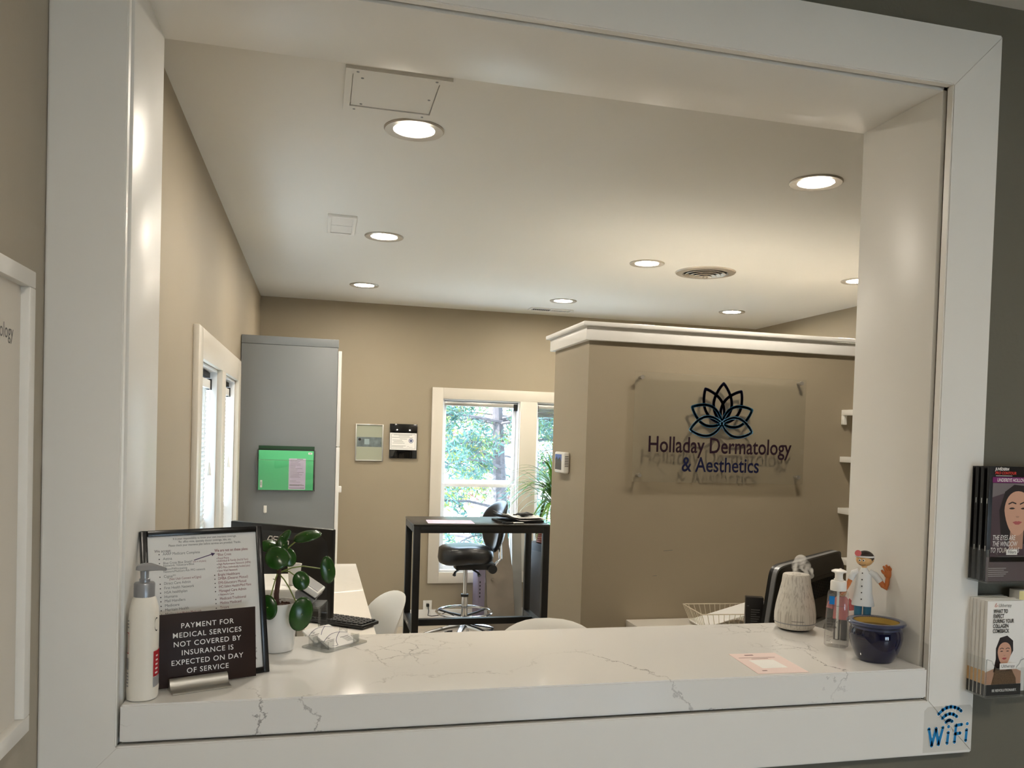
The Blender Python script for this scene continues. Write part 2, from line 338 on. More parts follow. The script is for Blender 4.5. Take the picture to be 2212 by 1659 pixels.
# service window: casing + jamb liner
tr = thing('trim_1', 'wide white casing around the reception service window', 'casing', kind='structure')
def mitre(name, p):
    M = frame((0, 0.022, 0), (1, 0, 0), (0, 0, 1)); g = G().prism(p, M, 0.022)
    bmesh.ops.bevel(g.bm, geom=list(g.bm.edges), offset=0.0025, segments=2, affect='EDGES'); g.obj(name, white, tr)
x0, x1, z0, z1 = 0.0, W, ZB, ZT
mitre('casing_board', [(x0 - CW, z0 - CW), (x0, z0), (x0, z1), (x0 - CW, z1 + CW)])
mitre('casing_board', [(x1, z0), (x1 + CW, z0 - CW), (x1 + CW, z1 + CW), (x1, z1)])
mitre('casing_board', [(x0, z1), (x1, z1), (x1 + CW, z1 + CW), (x0 - CW, z1 + CW)])
mitre('casing_board', [(x0 - CW, z0 - CW), (x1 + CW, z0 - CW), (x1, z0), (x0, z0)])
G().box(-0.008, 0.004, 0.030, JD, 0.985, ZT + 0.008, 0.002).obj('jamb_board', white, tr)
G().box(W - 0.004, W + 0.008, 0.030, JD, 0.985, ZT + 0.008, 0.002).obj('jamb_board', white, tr)
G().box(-0.008, W + 0.008, 0.030, JD, ZT - 0.004, ZT + 0.008, 0.002).obj('head_jamb', white, tr)

# counter slab
c = thing('countertop', 'thick white quartz counter slab with grey veins in the service window', 'countertop')
poly = [(0.006, 0.0), (1.744, 0.0), (1.744, JD + 0.01), (1.742, 0.40), (1.735, 0.44), (1.718, 0.468), (1.690, 0.487), (1.65, 0.492), (0.006, 0.492)]
g = G().prism(poly, frame((0, 0, 1.0), (1, 0, 0), (0, 1, 0)), 0.07)
bmesh.ops.bevel(g.bm, geom=[e for e in g.bm.edges if abs(e.verts[0].co.z - e.verts[1].co.z) < 1e-5], offset=0.003, segments=2, affect='EDGES'); g.obj('slab', quartz_m, c)

# ---------------------------------------------------------------- windows
def window_unit(name, label, M, u0, u1, mull, v0, v1, cw, depth, meet):
    """M: u along wall, v up, w into the room; opening u0..u1, mullion (a,b)"""
    t = thing(name, label, 'window', kind='structure')
    def bx(nm, a, b, c_, d, e, f, m=cream, par=t, bev=0.002): return G().box(a, b, c_, d, e, f, bev).xf(M).obj(nm, m, par)
    bx('casing_board', u0 - cw, u0, v0 - cw, v1 + cw, 0, 0.022); bx('casing_board', u1, u1 + cw, v0 - cw, v1 + cw, 0, 0.022)
    bx('casing_board', u0, u1, v1, v1 + cw, 0, 0.022); bx('casing_board', u0, u1, v0 - cw, v0, 0, 0.022)
    bx('mullion', mull[0], mull[1], v0, v1, -depth, 0.022)
    for a, b in ((u0, mull[0]), (mull[1], u1)):
        bx('frame_liner', a, a + 0.012, v0, v1, -depth, -0.001, bluewhite); bx('frame_liner', b - 0.012, b, v0, v1, -depth, -0.001, bluewhite)
        bx('frame_liner', a + 0.012, b - 0.012, v1 - 0.012, v1, -depth, -0.001, bluewhite); bx('frame_liner', a + 0.012, b - 0.012, v0, v0 + 0.02, -depth, -0.001, bluewhite)
        for (p, q, wz) in ((v0 + 0.02, meet, -depth + 0.045), (meet, v1 - 0.012, -depth + 0.015)):
            s_ = thing('sash', '', ''); del s_['label'], s_['category']; s_.parent = t
            i, j, r_ = a + 0.012, b - 0.012, 0.03
            g = G().box(i, i + r_, p, q, wz, wz + 0.03, 0.002).box(j - r_, j, p, q, wz, wz + 0.03, 0.002).box(i + r_, j - r_, q - r_, q, wz, wz + 0.03, 0.002).box(i + r_, j - r_, p, p + r_, wz, wz + 0.03, 0.002)
            g.xf(M).obj('sash_frame', bluewhite, s_)
            G().box(i + r_, j - r_, p + r_, q - r_, wz + 0.013, wz + 0.017).xf(M).obj('pane', glass, s_, smooth=0)
    return t
ML = frame((XL, 0, 0), (0, 1, 0), (0, 0, 1))       # w = +X
window_unit('window_1', 'white framed double window with slatted blinds on left wall', ML, 1.835, 3.38, (2.53, 2.685), 0.40, 1.852, 0.12, 0.12, 1.15)
MB = frame((0, YB, 0), (-1, 0, 0), (0, 0, 1))      # w = -Y ... u = -X
MB = Matrix(((1, 0, 0, 0), (0, 0, -1, YB), (0, 1, 0, 0), (0, 0, 0, 1)))
window_unit('window_2', 'white framed tall window on back wall looking out at trees', MB, 1.363, 2.85, (2.03, 2.18), 0.413, 1.88, 0.092, 0.12, 1.165)
MLB = Matrix(((1, 0, 0, 0), (0, 0, 1, -5.0), (0, 1, 0, 0), (0, 0, 0, 1)))
window_unit('window_3', 'wide waiting room window behind the viewer', MLB, 1.9, 3.4, (2.6, 2.7), 0.25, 1.62, 0.09, 0.11, 0.9)
# blinds
slat_me = G().grid(lambda a, b: Vector(((b - 0.5) * 0.032 * cos(R(75)), (a - 0.5) * 1.0, (b - 0.5) * 0.032 * sin(R(75)) + 0.002 * (1 - (2 * b - 1) ** 2))), 1, 3).mesh('slat', slatm)
for k, (ya, yb_) in enumerate(((1.852, 2.49), (2.70, 3.345))):
    bl = thing('window_blind', ['white slatted blind in the nearer pane of the left window', 'white slatted blind in the pane of the left window beside the grey cabinet'][k], 'blind', (XL - 0.045, (ya + yb_) / 2, 0), group='left window blinds')
    h = (yb_ - ya) / 2
    G().box(-0.018, 0.018, -h, h, 1.762, 1.802, 0.004).obj('head_rail', whitepl, bl)
    G().box(-0.012, 0.024, h, h + 0.008, 1.757, 1.808, 0.002).obj('end_bracket', blackp, bl)
    G().box(-0.016, 0.016, -h, h, 1.812, 1.836).obj('mounting_strip', dark, bl)
    for i in range(63):
        o = link('slat', slat_me, bl); o.location = (0, 0, 1.752 - 0.0209 * i); o.scale = (1, 2 * h, 1)
    G().box(-0.012, 0.012, -h, h, 0.437, 0.447, 0.003).obj('bottom_rail', whitepl, bl)
    for q in (-0.6, 0.6): G().cyl((0.012, q * h, 0.44), (0.012, q * h, 1.765), 0.0012, N=6).obj('ladder_cord', whitepl, bl)
    g = G().cyl((0.022, h - 0.05, 1.765), (0.026, h - 0.045, 1.42), 0.0012, N=6).cyl((0.026, h - 0.045, 1.42), (0.026, h - 0.045, 1.36), 0.003, 0.009, N=10); g.obj('pull_cord', whitepl, bl)
# raised shade cassettes in the back window
for k, (xa, xb) in enumerate(((1.376, 2.017), (2.193, 2.837))):
    t = bpy.data.objects.new('window_shade', None); COL.objects.link(t); t.location = (0, YB + 0.05, 0); t.parent = bpy.data.objects['window_2']
    G().box(xa, xb, -0.02, 0.02, 1.825, 1.862, 0.003).obj('head_rail', alu, t)
    G().box(xb - 0.035 if k == 0 else xa, xb if k == 0 else xa + 0.012, -0.024, 0.022, 1.80, 1.855, 0.003).obj('end_bracket', blackp, t)
    if k:
        for i in range(5): G().box(xa + 0.004, xb - 0.004, -0.016, 0.016, 1.755 + 0.014 * i, 1.766 + 0.014 * i, 0.003).obj('pleat', greyink, t)

# ---------------------------------------------------------------- ceiling fixtures
def disc_profile(): pass
dl_rim = G().lathe([(0.068, 0.0), (0.072, -0.004), (0.1, -0.007), (0.104, -0.003), (0.104, 0.0)], N=48, cap=False).mesh('trim_ring', nickel)
dl_dif = G().lathe([(0.0001, -0.001), (0.069, -0.001), (0.0695, 0.0), (0.0001, 0.0)], N=40, cap=False).mesh('diffuser', emis, 0)
for x, y, lb in ((0.646, 1.285, 'round recessed ceiling light beside the ceiling access panel, largest in view'), (2.257, 1.337, 'round recessed ceiling light beside the right window jamb, large and bright'),
              (0.669, 2.929, 'round recessed ceiling light beside the small square grille'), (2.226, 3.029, 'round recessed ceiling light left of the round air vent with warm glow'),
              (0.647, 4.498, 'small round recessed ceiling light above the grey cabinet'), (2.16, 4.554, 'small round recessed ceiling light just in front of the slotted vent'),
              (3.563, 4.502, 'small round recessed ceiling light above the partition cap, far right corner'), (3.66, 3.016, 'round recessed ceiling light cut off by the right window jamb'),
              (0.65, -1.75, 'round recessed waiting room ceiling light, left of the viewer'), (2.25, -1.75, 'round recessed waiting room ceiling light, right of the viewer')):
    t = thing('recessed_light', lb, 'ceiling light', (x, y, CH), group='recessed ceiling lights')
    link('trim_ring', dl_rim, t); link('diffuser', dl_dif, t)
t = thing('round_vent', 'round cream ceiling air diffuser with concentric rings', 'air vent', (2.66, 3.14, CH))
G().lathe([(0.135, 0.0), (0.14, -0.012), (0.18, -0.008), (0.186, 0.0)], N=56, cap=False).obj('flange', nickel, t)
G().lathe([(0.136, -0.001), (0.0001, -0.001)], N=40, cap=False).obj('throat', dark, t)
for i in range(4):
    r_ = 0.118 - 0.028 * i; z = -0.014 - 0.005 * i
    G().lathe([(r_ - 0.012, z + 0.012), (r_ + 0.004, z - 0.002), (r_ + 0.006, z), (r_ - 0.009, z + 0.014)], N=48, cap=False).obj('ring', nickel, t)
G().lathe([(0.0001, -0.042), (0.012, -0.040), (0.016, -0.03), (0.006, -0.003)], N=20).obj('hub', nickel, t)
t = thing('square_vent', 'small white louvred ceiling grille near the left wall', 'air vent', (0.44, 2.735, CH))
G().box(-0.07, 0.07, -0.185, -0.165, -0.012, 0, 0.002).box(-0.07, 0.07, 0.165, 0.185, -0.012, 0, 0.002).box(-0.07, -0.052, -0.165, 0.165, -0.012, 0, 0.002).box(0.052, 0.07, -0.165, 0.165, -0.012, 0, 0.002).box(-0.052, 0.052, -0.006, 0.006, -0.012, 0, 0.002).obj('frame', white, t)
G().box(-0.052, 0.052, -0.165, 0.165, -0.002, 0).obj('duct', dark, t)
for i in range(14):
    y = -0.152 + 0.0234 * i
    if abs(y) > 0.008: G().bar((-0.052, y, -0.006), (0.052, y, -0.006), 0.013, 0.0015, (0, 0.5, 1)).obj('louvre', white, t)
t = thing('slot_vent', 'white rectangular slotted ceiling register near the back wall', 'air vent', (2.19, 5.02, CH))
G().box(-0.18, 0.18, -0.06, -0.042, -0.01, 0, 0.002).box(-0.18, 0.18, 0.042, 0.06, -0.01, 0, 0.002).box(-0.18, -0.16, -0.042, 0.042, -0.01, 0).box(0.16, 0.18, -0.042, 0.042, -0.01, 0).box(-0.006, 0.006, -0.042, 0.042, -0.01, 0).obj('frame', white, t)
G().box(-0.16, 0.16, -0.042, 0.042, -0.002, 0).obj('duct', dark, t)
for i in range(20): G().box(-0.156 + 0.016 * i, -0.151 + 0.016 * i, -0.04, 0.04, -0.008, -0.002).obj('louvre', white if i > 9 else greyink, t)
t = thing('access_panel', 'white rectangular access panel screwed to the ceiling', 'access panel', (0.555, 0.997, CH))
G().box(-0.155, -0.135, -0.165, 0.165, -0.010, 0).box(0.122, 0.156, -0.165, 0.165, -0.010, 0).box(-0.135, 0.122, -0.165, -0.13, -0.010, 0).box(-0.135, 0.122, 0.118, 0.165, -0.010, 0).obj('panel_frame', ceilw, t)
G().box(-0.132, 0.119, -0.127, 0.115, -0.007, 0).obj('hatch', ceilw, t)
for x, y in ((-0.12, -0.148), (0.11, -0.148), (-0.12, 0.14), (0.1, 0.14)): G().lathe([(0.0001, -0.012), (0.004, -0.0115), (0.0045, -0.0095)], x, y, 12, cap=False).obj('screw', greylab, t)
for x, y in ((-0.105, -0.10), (-0.1, 0.10), (0.105, 0.0)): G().lathe([(0.0001, -0.009), (0.004, -0.0085), (0.0045, -0.0065)], x, y, 12, cap=False).obj('screw', greylab, t)
# unseen cabinets added behind the partition, white tops bounce lamp light onto ceiling
for k, (xa, xb) in enumerate(((1.95, 3.05), (3.07, 4.2))):
    t = thing('storage_cabinet', ['tall white storage cabinet standing behind the partition', 'second tall white storage cabinet behind the partition by the right wall'][k], 'cabinet', ((xa + xb) / 2, 2.95, FL))
    h = (xb - xa) / 2
    G().box(-h, h, -0.37, 0.33, 0.0, 2.04, 0.003).obj('carcass', deskw, t)
    for q in (-1, 1):
        d = G().box(min(0, q * h) + 0.004, max(0, q * h) - 0.004, 0.33, 0.35, 0.02, 2.02, 0.002).obj('door', deskw, t)
        G().cyl((q * 0.04, 0.372, 0.95), (q * 0.04, 0.372, 1.1), 0.005, N=10).obj('handle', alu, d)

# ================================================================ ITEMS IN THE OFFICE
# tall grey cabinet with white doors
t = thing('tall_cabinet', 'tall grey cabinet with white doors standing against left wall', 'cabinet', (0, 0, FL))
CY = 3.69
G().box(XL + 0.004, 0.458, CY + 0.012, 5.30, 0.0, 2.14, 0.002).obj('carcass', greycab, t)
G().box(XL + 0.004, 0.462, CY, 5.32, 2.14, 2.19, 0.002).obj('top_panel', greycab, t)
G().box(XL + 0.004, 0.458, CY, CY + 0.012, 0.0, 2.138, 0.001).obj('side_panel', greycab, t)
for (ya, yb_) in ((CY + 0.003, 4.50), (4.505, 5.30)):
    for (za, zb_) in ((0.1, 1.52), (1.525, 2.12)):
        d = G().box(0.46, 0.482, ya, yb_, za, zb_, 0.002).obj('door', whitepl, t)
        if za < 1: G().box(0.482, 0.50, ya + 0.03, ya + 0.05, 1.235, 1.275, 0.004).obj('handle', whitepl, d)
t = thing('cabinet_hook', 'small white adhesive hook stuck on the grey cabinet side', 'hook', (0.045, CY + 0.0004, 1.09))
G().box(-0.009, 0.009, -0.005, 0, -0.022, 0.022, 0.002).obj('plate', whitepl, t); G().tube([(0, -0.005, -0.015), (0, -0.02, -0.02), (0, -0.024, -0.005)], 0.003, 8).obj('prong', whitepl, t)
# wall file pocket
t = thing('file_pocket', 'clear acrylic wall pocket holding green folders on grey cabinet', 'file holder', (0.165, CY - 0.001, 1.205))
FW = 0.172
G().box(-FW, FW, -0.004, 0, 0, 0.25).obj('back_panel', acryl, t)
G().bar((0, -0.03, 0.0), (0, -0.052, 0.19), 2 * FW, 0.003, (0, 1, 0)).obj('front_panel', acryl, t)
G().box(-FW, FW, -0.032, -0.004, 0, 0.004).obj('bottom_panel', acryl_edge, t)
for q in (-1, 1): G().loft([[Vector((q * FW, -0.004, 0)), Vector((q * FW, -0.03, 0)), Vector((q * FW, -0.052, 0.19)), Vector((q * FW, -0.004, 0.25))], [Vector((q * (FW - 0.003), -0.004, 0)), Vector((q * (FW - 0.003), -0.03, 0)), Vector((q * (FW - 0.003), -0.052, 0.19)), Vector((q * (FW - 0.003), -0.004, 0.25))]]).obj('side_panel', acryl_edge, t)
G().cyl((-FW, -0.052, 0.19), (FW, -0.052, 0.19), 0.002, N=8).obj('rim', acryl_edge, t)
t = thing('folder', 'dark green hanging folder at the back of the acrylic pocket', 'folder', (0.165, CY - 0.010, 1.21))
G().box(-0.165, 0.165, -0.004, 0.002, 0, 0.27, 0.001).obj('cover', greend, t); G().box(-0.165, 0.165, -0.009, -0.005, 0, 0.25, 0.001).obj('sheet', ink, t)
t = thing('folder', 'mint green folder with lilac form and labels in acrylic pocket', 'folder', (0.165, CY - 0.030, 1.21))
G().box(-0.163, 0.161, -0.001, 0.006, 0, 0.243, 0.002).obj('cover', greenf, t)
M_ = frame((-0.163, -0.001, 0), (1, 0, 0), (0, 0, 1))
Print(M_).rect(0.178, 0.278, 0.005, 0.195).obj('paper_form', lilac, t)
p = Print(M_, 0.0008); random.seed(3)
for i in range(22):
    v = 0.185 - i * 0.0075
    if i not in (15, 16, 19): p.rect(0.186, 0.186 + random.uniform(0.03, 0.08), v, v + 0.0014)
p.rect(0.182, 0.27, 0.030, 0.033).rect(0.182, 0.272, 0.012, 0.015).rect(0.225, 0.262, 0.190, 0.193); p.obj('form_lines', greyink, t)
Print(M_).rect(0.012, 0.024, 0.015, 0.06).rect(0.292, 0.315, 0.222, 0.233).obj('sticker', paper, t)
p = Print(M_, 0.0008).rect(0.016, 0.019, 0.028, 0.05).rect(0.297, 0.31, 0.226, 0.229).obj('sticker_text', greyink, t)

# left desk
t = thing('long_desk', 'long white desk running along the left wall', 'desk', (0, 0, FL))
DZ = 0.75 - FL
G().box(XL + 0.004, 0.600, 0.52, 3.684, DZ - 0.035, DZ, 0.003).obj('desktop', deskw, t)
for y in (0.55, 2.1, 3.65): G().box(XL + 0.01, 0.55, y - 0.02, y + 0.02, 0, DZ - 0.035, 0.002).obj('support_panel', deskw, t)
# left monitor, seen from behind
A = Vector((0.018, 1.942, 0)); B = Vector((0.416, 1.627, 0)); ctr = (A + B) / 2; ang = math.atan2(B.y - A.y, B.x - A.x)
t = thing('monitor', 'black computer monitor seen from behind with white maker logo', 'monitor', (ctr.x, ctr.y, 0.75), ang)
HW = (B - A).length / 2
g = G().box(-HW, HW, -0.012, 0.012, 0.11, 0.455, 0.004); g.obj('panel', blackp, t)
g = G().loft([ring(0, 0, 0, HW * 0.93, 0.15, 8, 40), ring(0, 0, 0.018, HW * 0.82, 0.125, 8, 40)]); g.xf(Matrix.Translation((0, -0.012, 0.28)) @ Matrix.Rotation(R(90), 4, 'X')).obj('back_shell', blackp, t)
G().box(-HW + 0.01, HW - 0.01, 0.0121, 0.0125, 0.13, 0.445).obj('screen', dark, t)
G().bar((0, 0.0, 0.02), (0, -0.03, 0.26), 0.05, 0.02).obj('stand_neck', blackp, t); G().loft([ring(0, 0.03, 0, 0.11, 0.085), ring(0, 0.03, 0.012, 0.105, 0.08)]).obj('stand_base', blackp, t)
ML_ = frame((0, -0.031, 0), (1, 0, 0), (0, 0, 1))
p = Print(ML_)   # block letters of the maker mark
def asus(p, u, v, h):
    w_ = h * 0.095
    st = lambda pts: p.stroke([(u + a * h, v + b * h) for a, b in pts], w_ * 1.4, False)
    st([(0, 0), (0.62, 1), (1.2, 1)]); st([(0.35, 0.42), (1.15, 0.42)]); st([(1.15, 1.0), (1.15, 0)])
    st([(2.3, 1), (1.5, 1), (1.4, 0.6), (2.2, 0.5), (2.15, 0), (1.35, 0)])
    st([(2.45, 1), (2.45, 0.15), (2.6, 0), (3.2, 0), (3.3, 0.15), (3.3, 1)])
    st([(4.4, 1), (3.6, 1), (3.5, 0.6), (4.3, 0.5), (4.25, 0), (3.45, 0)])
asus(p, -0.05, 0.385, 0.026); p.obj('maker_logo', whiteink, t)
# keyboard
t = thing('keyboard', 'flat black computer keyboard on the left desk', 'keyboard', (0.42, 2.06, 0.752), R(-38))
G().box(-0.21, 0.21, -0.06, 0.06, 0.003, 0.018, 0.004).obj('case', blackp, t)
km = G().box(-0.011, 0.011, -0.0085, 0.0085, 0, 0.007, 0.002, 1).mesh('key', blackp)
for j in range(5):
    for i in range(15):
        k = link('key', km, t); k.location = (-0.19 + 0.027 * i, -0.045 + 0.0215 * j, 0.018)
# printer and card terminal
t = thing('printer', 'white office printer on left desk behind the potted plant', 'printer', (0.17, 1.12, 0.752))
G().box(-0.19, 0.15, -0.14, 0.16, 0, 0.10, 0.006).obj('paper_base', deskw, t); G().box(-0.19, 0.15, -0.14, 0.16, 0.105, 0.30, 0.008).obj('body', deskw, t); G().box(-0.185, 0.145, -0.135, 0.155, 0.303, 0.345, 0.008).obj('lid', whitepl, t)
G().box(-0.12, 0.08, -0.143, -0.135, 0.12, 0.15, 0.002).obj('paper_slot', dark, t)
t = thing('paper_cup', 'plain white tapered paper cup standing on the printer lid', 'cup', (0.285, 1.06, 1.098))
G().lathe([(0.016, 0.0), (0.021, 0.060), (0.0225, 0.062), (0.0225, 0.065), (0.020, 0.064), (0.015, 0.004), (0.0001, 0.003)], N=28).obj('cup_body', paper, t)
t = thing('terminal_stand', 'clear acrylic riser box beside the white plant pot', 'stand', (0.330, 0.74, 0.752), R(-12))
for (a, b, c_, d) in ((-0.045, -0.041, -0.05, 0.05), (0.041, 0.045, -0.05, 0.05), (-0.041, 0.041, 0.046, 0.05)): G().box(a, b, c_, d, 0, 0.345).obj('side_panel', acryl, t)
for sx in (-0.043, 0.043):
    for sy in (-0.048, 0.048): G().box(sx - 0.003, sx + 0.003, sy - 0.003, sy + 0.003, 0, 0.345).obj('corner_edge', acryl_edge, t)
G().box(-0.045, 0.045, -0.05, 0.05, 0.345, 0.350).obj('top_panel', acryl_edge, t)
t = thing('card_terminal', 'white tilted payment card terminal with grey display on acrylic riser', 'card terminal', (0.330, 0.75, 1.105), R(-12))
g = G().box(-0.03, 0.036, -0.05, 0.05, 0, 0.017, 0.004); MT = Matrix.Translation((0, 0, 0.038)) @ Matrix.Rotation(R(33), 4, 'Y'); g.xf(MT).obj('body', whitepl, t)
G().box(-0.022, 0.03, -0.04, 0.04, 0.0172, 0.0182).xf(MT).obj('display', greylab, t)
G().box(-0.028, 0.034, -0.048, 0.048, 0.0005, 0.0045).xf(Matrix.Translation((0, 0, -0.006)) @ MT).obj('gasket', blackp, t)
G().box(-0.03, 0.02, -0.03, 0.03, 0, 0.034, 0.004).obj('mount', greylab, t)

# chairs: white moulded swivel chairs
def shell_chair(label, loc, rz):
    t = thing('swivel_chair', label, 'chair', loc, rz, 'white moulded swivel chairs')
    def seat(u, v):
        a = (u - 0.5) * 2; b = v
        return Vector((a * 0.225 * (1 - 0.18 * b ** 3), -0.22 + 0.40 * b, 0.45 + 0.03 * abs(a) ** 3 - 0.015 * sin(pi * b)))
    g = G().grid(seat, 12, 10); o = g.obj('seat', whitepl, t, 180); md = o.modifiers.new('s', 'SOLIDIFY'); md.thickness = 0.02; md.offset = -1
    bk_ = lambda a, b: Vector((a * 0.235, 0.20 + 0.06 * b + 0.02 * b * b - 0.07 * a * a, 0.655 + 0.225 * b))
    pillow(bk_, 2.5, 44, 6, 0.013).obj('backrest', whitepl, t, 80)
    G().cyl((0, 0, 0.08), (0, 0, 0.44), 0.022).obj('column', chrome, t)
    for k in range(5):
        a = 2 * pi * k / 5; l = G().tube([(0, 0, 0.11), (0.15 * cos(a), 0.15 * sin(a), 0.1), (0.28 * cos(a), 0.28 * sin(a), 0.07)], [0.02, 0.017, 0.012], 8).obj('base_leg', chrome, t)
        G().cyl((0.28 * cos(a) - 0.012 * sin(a), 0.28 * sin(a) + 0.012 * cos(a), 0.03), (0.28 * cos(a) + 0.012 * sin(a), 0.28 * sin(a) - 0.012 * cos(a), 0.03), 0.03, N=14).obj('caster', blackp, l)
    return t
shell_chair('white moulded chair drawn up to the left desk, side view', (0.50, 2.42, FL - 0.045), R(-75))
shell_chair('white moulded chair behind the middle of the counter, only rounded top showing', (1.11, 0.98, FL + 0.088), R(-14))

# framed certificates on back wall
t = thing('framed_certificate', 'silver framed document with grey photo strip on back wall', 'picture frame', (0.761, YB - 0.001, 1.493), group='certificates on the back wall')
G().box(-0.113, -0.104, -0.018, 0, -0.152, 0.152, 0.002).box(0.104, 0.113, -0.018, 0, -0.152, 0.152, 0.002).box(-0.104, 0.104, -0.018, 0, 0.143, 0.152, 0.002).box(-0.104, 0.104, -0.018, 0, -0.152, -0.143, 0.002).obj('frame', alu, t)
G().box(-0.104, 0.104, -0.010, -0.006, -0.143, 0.143).obj('mat_board', mat('sage_mat', srgb(172, 176, 156), 0.5), t)
M_ = frame((0, -0.010, 0), (1, 0, 0), (0, 0, 1))
Print(M_).rect(-0.1, 0.1, -0.035, 0.045).obj('picture_strip', mat('grey_photo', srgb(112, 124, 126), 0.5, var=0.35, vscale=25), t)
Print(M_, 0.0008).ell(-0.078, 0.025, 0.011).obj('seal', ink, t)
p = Print(M_, 0.0008).rect(-0.04, 0.0, -0.015, 0.03); p.obj('picture_panel', mat('pale_blue_print', srgb(160, 178, 182), 0.5), t)
G().box(-0.104, 0.104, -0.014, -0.012, -0.143, 0.143).obj('glazing', glass, t, smooth=0)
t = thing('framed_certificate', 'black framed white certificate with round seal beside back window', 'picture frame', (1.039, YB - 0.001, 1.512), group='certificates on the back wall')
G().box(-0.114, 0.114, -0.02, 0, -0.143, 0.143, 0.003).obj('plaque', mat('gloss_black_plaque', srgb(12, 12, 13), 0.06, coat=0.3), t)
M_ = frame((0, -0.02, 0), (1, 0, 0), (0, 0, 1))
Print(M_).rect(-0.111, 0.109, -0.072, 0.068).obj('document', paper, t)
p = Print(M_, 0.0008)
p.stroke([(-0.1, -0.062), (0.098, -0.062), (0.098, 0.058), (-0.1, 0.058), (-0.1, -0.062)], 0.002, False)
for v, a, b in ((0.05, -0.08, 0.07), (0.041, -0.04, 0.05), (0.03, -0.095, 0.08), (0.018, -0.03, 0.03), (0.006, -0.09, -0.01), (-0.006, -0.08, 0.0), (-0.018, -0.09, 0.01), (-0.04, -0.095, 0.02), (-0.05, -0.095, 0.0)): p.rect(a, b, v, v + 0.0025)
p.stroke([(0.03, -0.05), (0.04, -0.042), (0.05, -0.05), (0.075, -0.049)], 0.0015); p.obj('print', greyink, t)
Print(M_, 0.0008).ell(0.063, 0.005, 0.02).obj('seal', mat('seal_blue', srgb(92, 104, 140), 0.5), t); Print(M_, 0.0012).ell(0.063, 0.005, 0.015).obj('seal_ring', paper, t); Print(M_, 0.0016).ell(0.063, 0.005, 0.011).obj('seal_core', mat('seal_core', srgb(70, 82, 120), 0.5), t)

# thermostat
t = thing('thermostat', 'white touchscreen thermostat on the end of the partition', 'thermostat', (PX - 0.001, 2.295, 1.462))
G().box(-0.028, 0, -0.085, 0.085, -0.052, 0.052, 0.008, 3).obj('housing', whitepl, t)
M_ = frame((-0.028, 0, 0), (0, -1, 0), (0, 0, 1))
Print(M_).rect(-0.070, 0.040, -0.036, 0.040).obj('screen', mat('screen_slate', srgb(58, 66, 78), 0.2), t)
Print(M_, 0.0008).poly([(-0.07, 0.008), (-0.04, 0.03), (-0.02, 0.012), (0.01, 0.026), (0.04, 0.005), (0.04, 0.04), (-0.07, 0.04)]).obj('screen_sky', mat('screen_blue', srgb(72, 112, 190), 0.2), t)
for i in range(7): G().box(-0.024, -0.006, -0.0855, -0.0835, 0.03 - 0.008 * i, 0.033 - 0.008 * i).obj('vent_slot', dark, t)

# clear acrylic company sign
t = thing('wall_sign', 'clear acrylic company sign with blue lotus logo on partition', 'sign', (2.19, PY0 - 0.001, 1.645))
SW, SH = 0.441, 0.253
G().box(-SW, SW, -0.030, -0.025, -SH, SH, 0.001).obj('acrylic_panel', signglass, t)
for x, z in ((-0.408, 0.228), (0.412, 0.236), (0.414, -0.218), (-0.407, -0.222)):
    s_ = G().cyl((x, -0.025, z), (x, 0, z), 0.0065, N=16).obj('standoff', nickel, t); G().cyl((x, -0.037, z), (x, -0.0302, z), 0.0095, N=18).obj('cap', nickel, s_)
M_ = frame((0, -0.0305, 0), (1, 0, 0), (0, 0, 1))
K = 0.318 / 395.0; bx_, bz_ = 0.0, 0.030
def petal(p, ang_, ln, hw, wd=0.0140):
    pts = []
    for sd in (1, -1):
        q = []
        for k in range(19):
            s_ = k / 18; y = ln * s_; x = sd * hw * (sin(pi * s_ ** 0.92) ** 0.85) * (1.0)
            q.append((x, y))
        pts += q if sd == 1 else q[::-1][1:]
    ca, sa = cos(ang_), sin(ang_); inn = []
    P0 = [(x * ca + y * sa, -x * sa + y * ca) for x, y in pts]
    p.stroke([(bx_ + x, bz_ + y) for x, y in P0], wd, False)
    for x, y in P0: p.ell(bx_ + x, bz_ + y, wd / 2, N=8)
def px(p, dx, dy, hw): petal(p, math.atan2(dx, dy), math.hypot(dx, dy) * K, hw * K)
p = Print(M_, 0.0006); px(p, 3, 232, 58); px(p, -112, 196, 58); px(p, 118, 190, 58); p.obj('logo_petal_dark', navy, t)
p = Print(M_, 0.0010); px(p, -192, 88, 58); px(p, 192, 84, 58); p.obj('logo_petal_mid', teal, t)
p = Print(M_, 0.0014); px(p, -200, -44, 56); px(p, 196, -48, 56); p.obj('logo_petal_light', steel, t)
p = Print(M_, 0.0006); p.text('Holladay Dermatology', 0.0, -0.112, 0.104, 'CENTER', 0.78, 0.012); p.obj('lettering', plum, t)
p = Print(M_, 0.0006); p.text('& Aesthetics', 0.003, -0.200, 0.098, 'CENTER', 0.80, 0.012); p.obj('lettering', navy, t)

# wall shelves on the partition at far right
for k, (z, nm) in enumerate(((1.735, 'topmost'), (1.505, 'second'), (1.252, 'third'), (1.005, 'lowest'))):
    t = thing('wall_shelf', f'white wall shelf end peeking out beside the right jamb, {nm} of four', 'shelf', (0, PY0 - 0.001, z), group='white wall shelves')
    G().box(2.85, 3.6, -0.215, 0, 0.0, 0.028, 0.002).obj('board', whitepl, t)
    if k == 0: G().box(2.85, 2.87, -0.02, 0, -0.045, 0.0, 0.002).obj('bracket', whitepl, t)

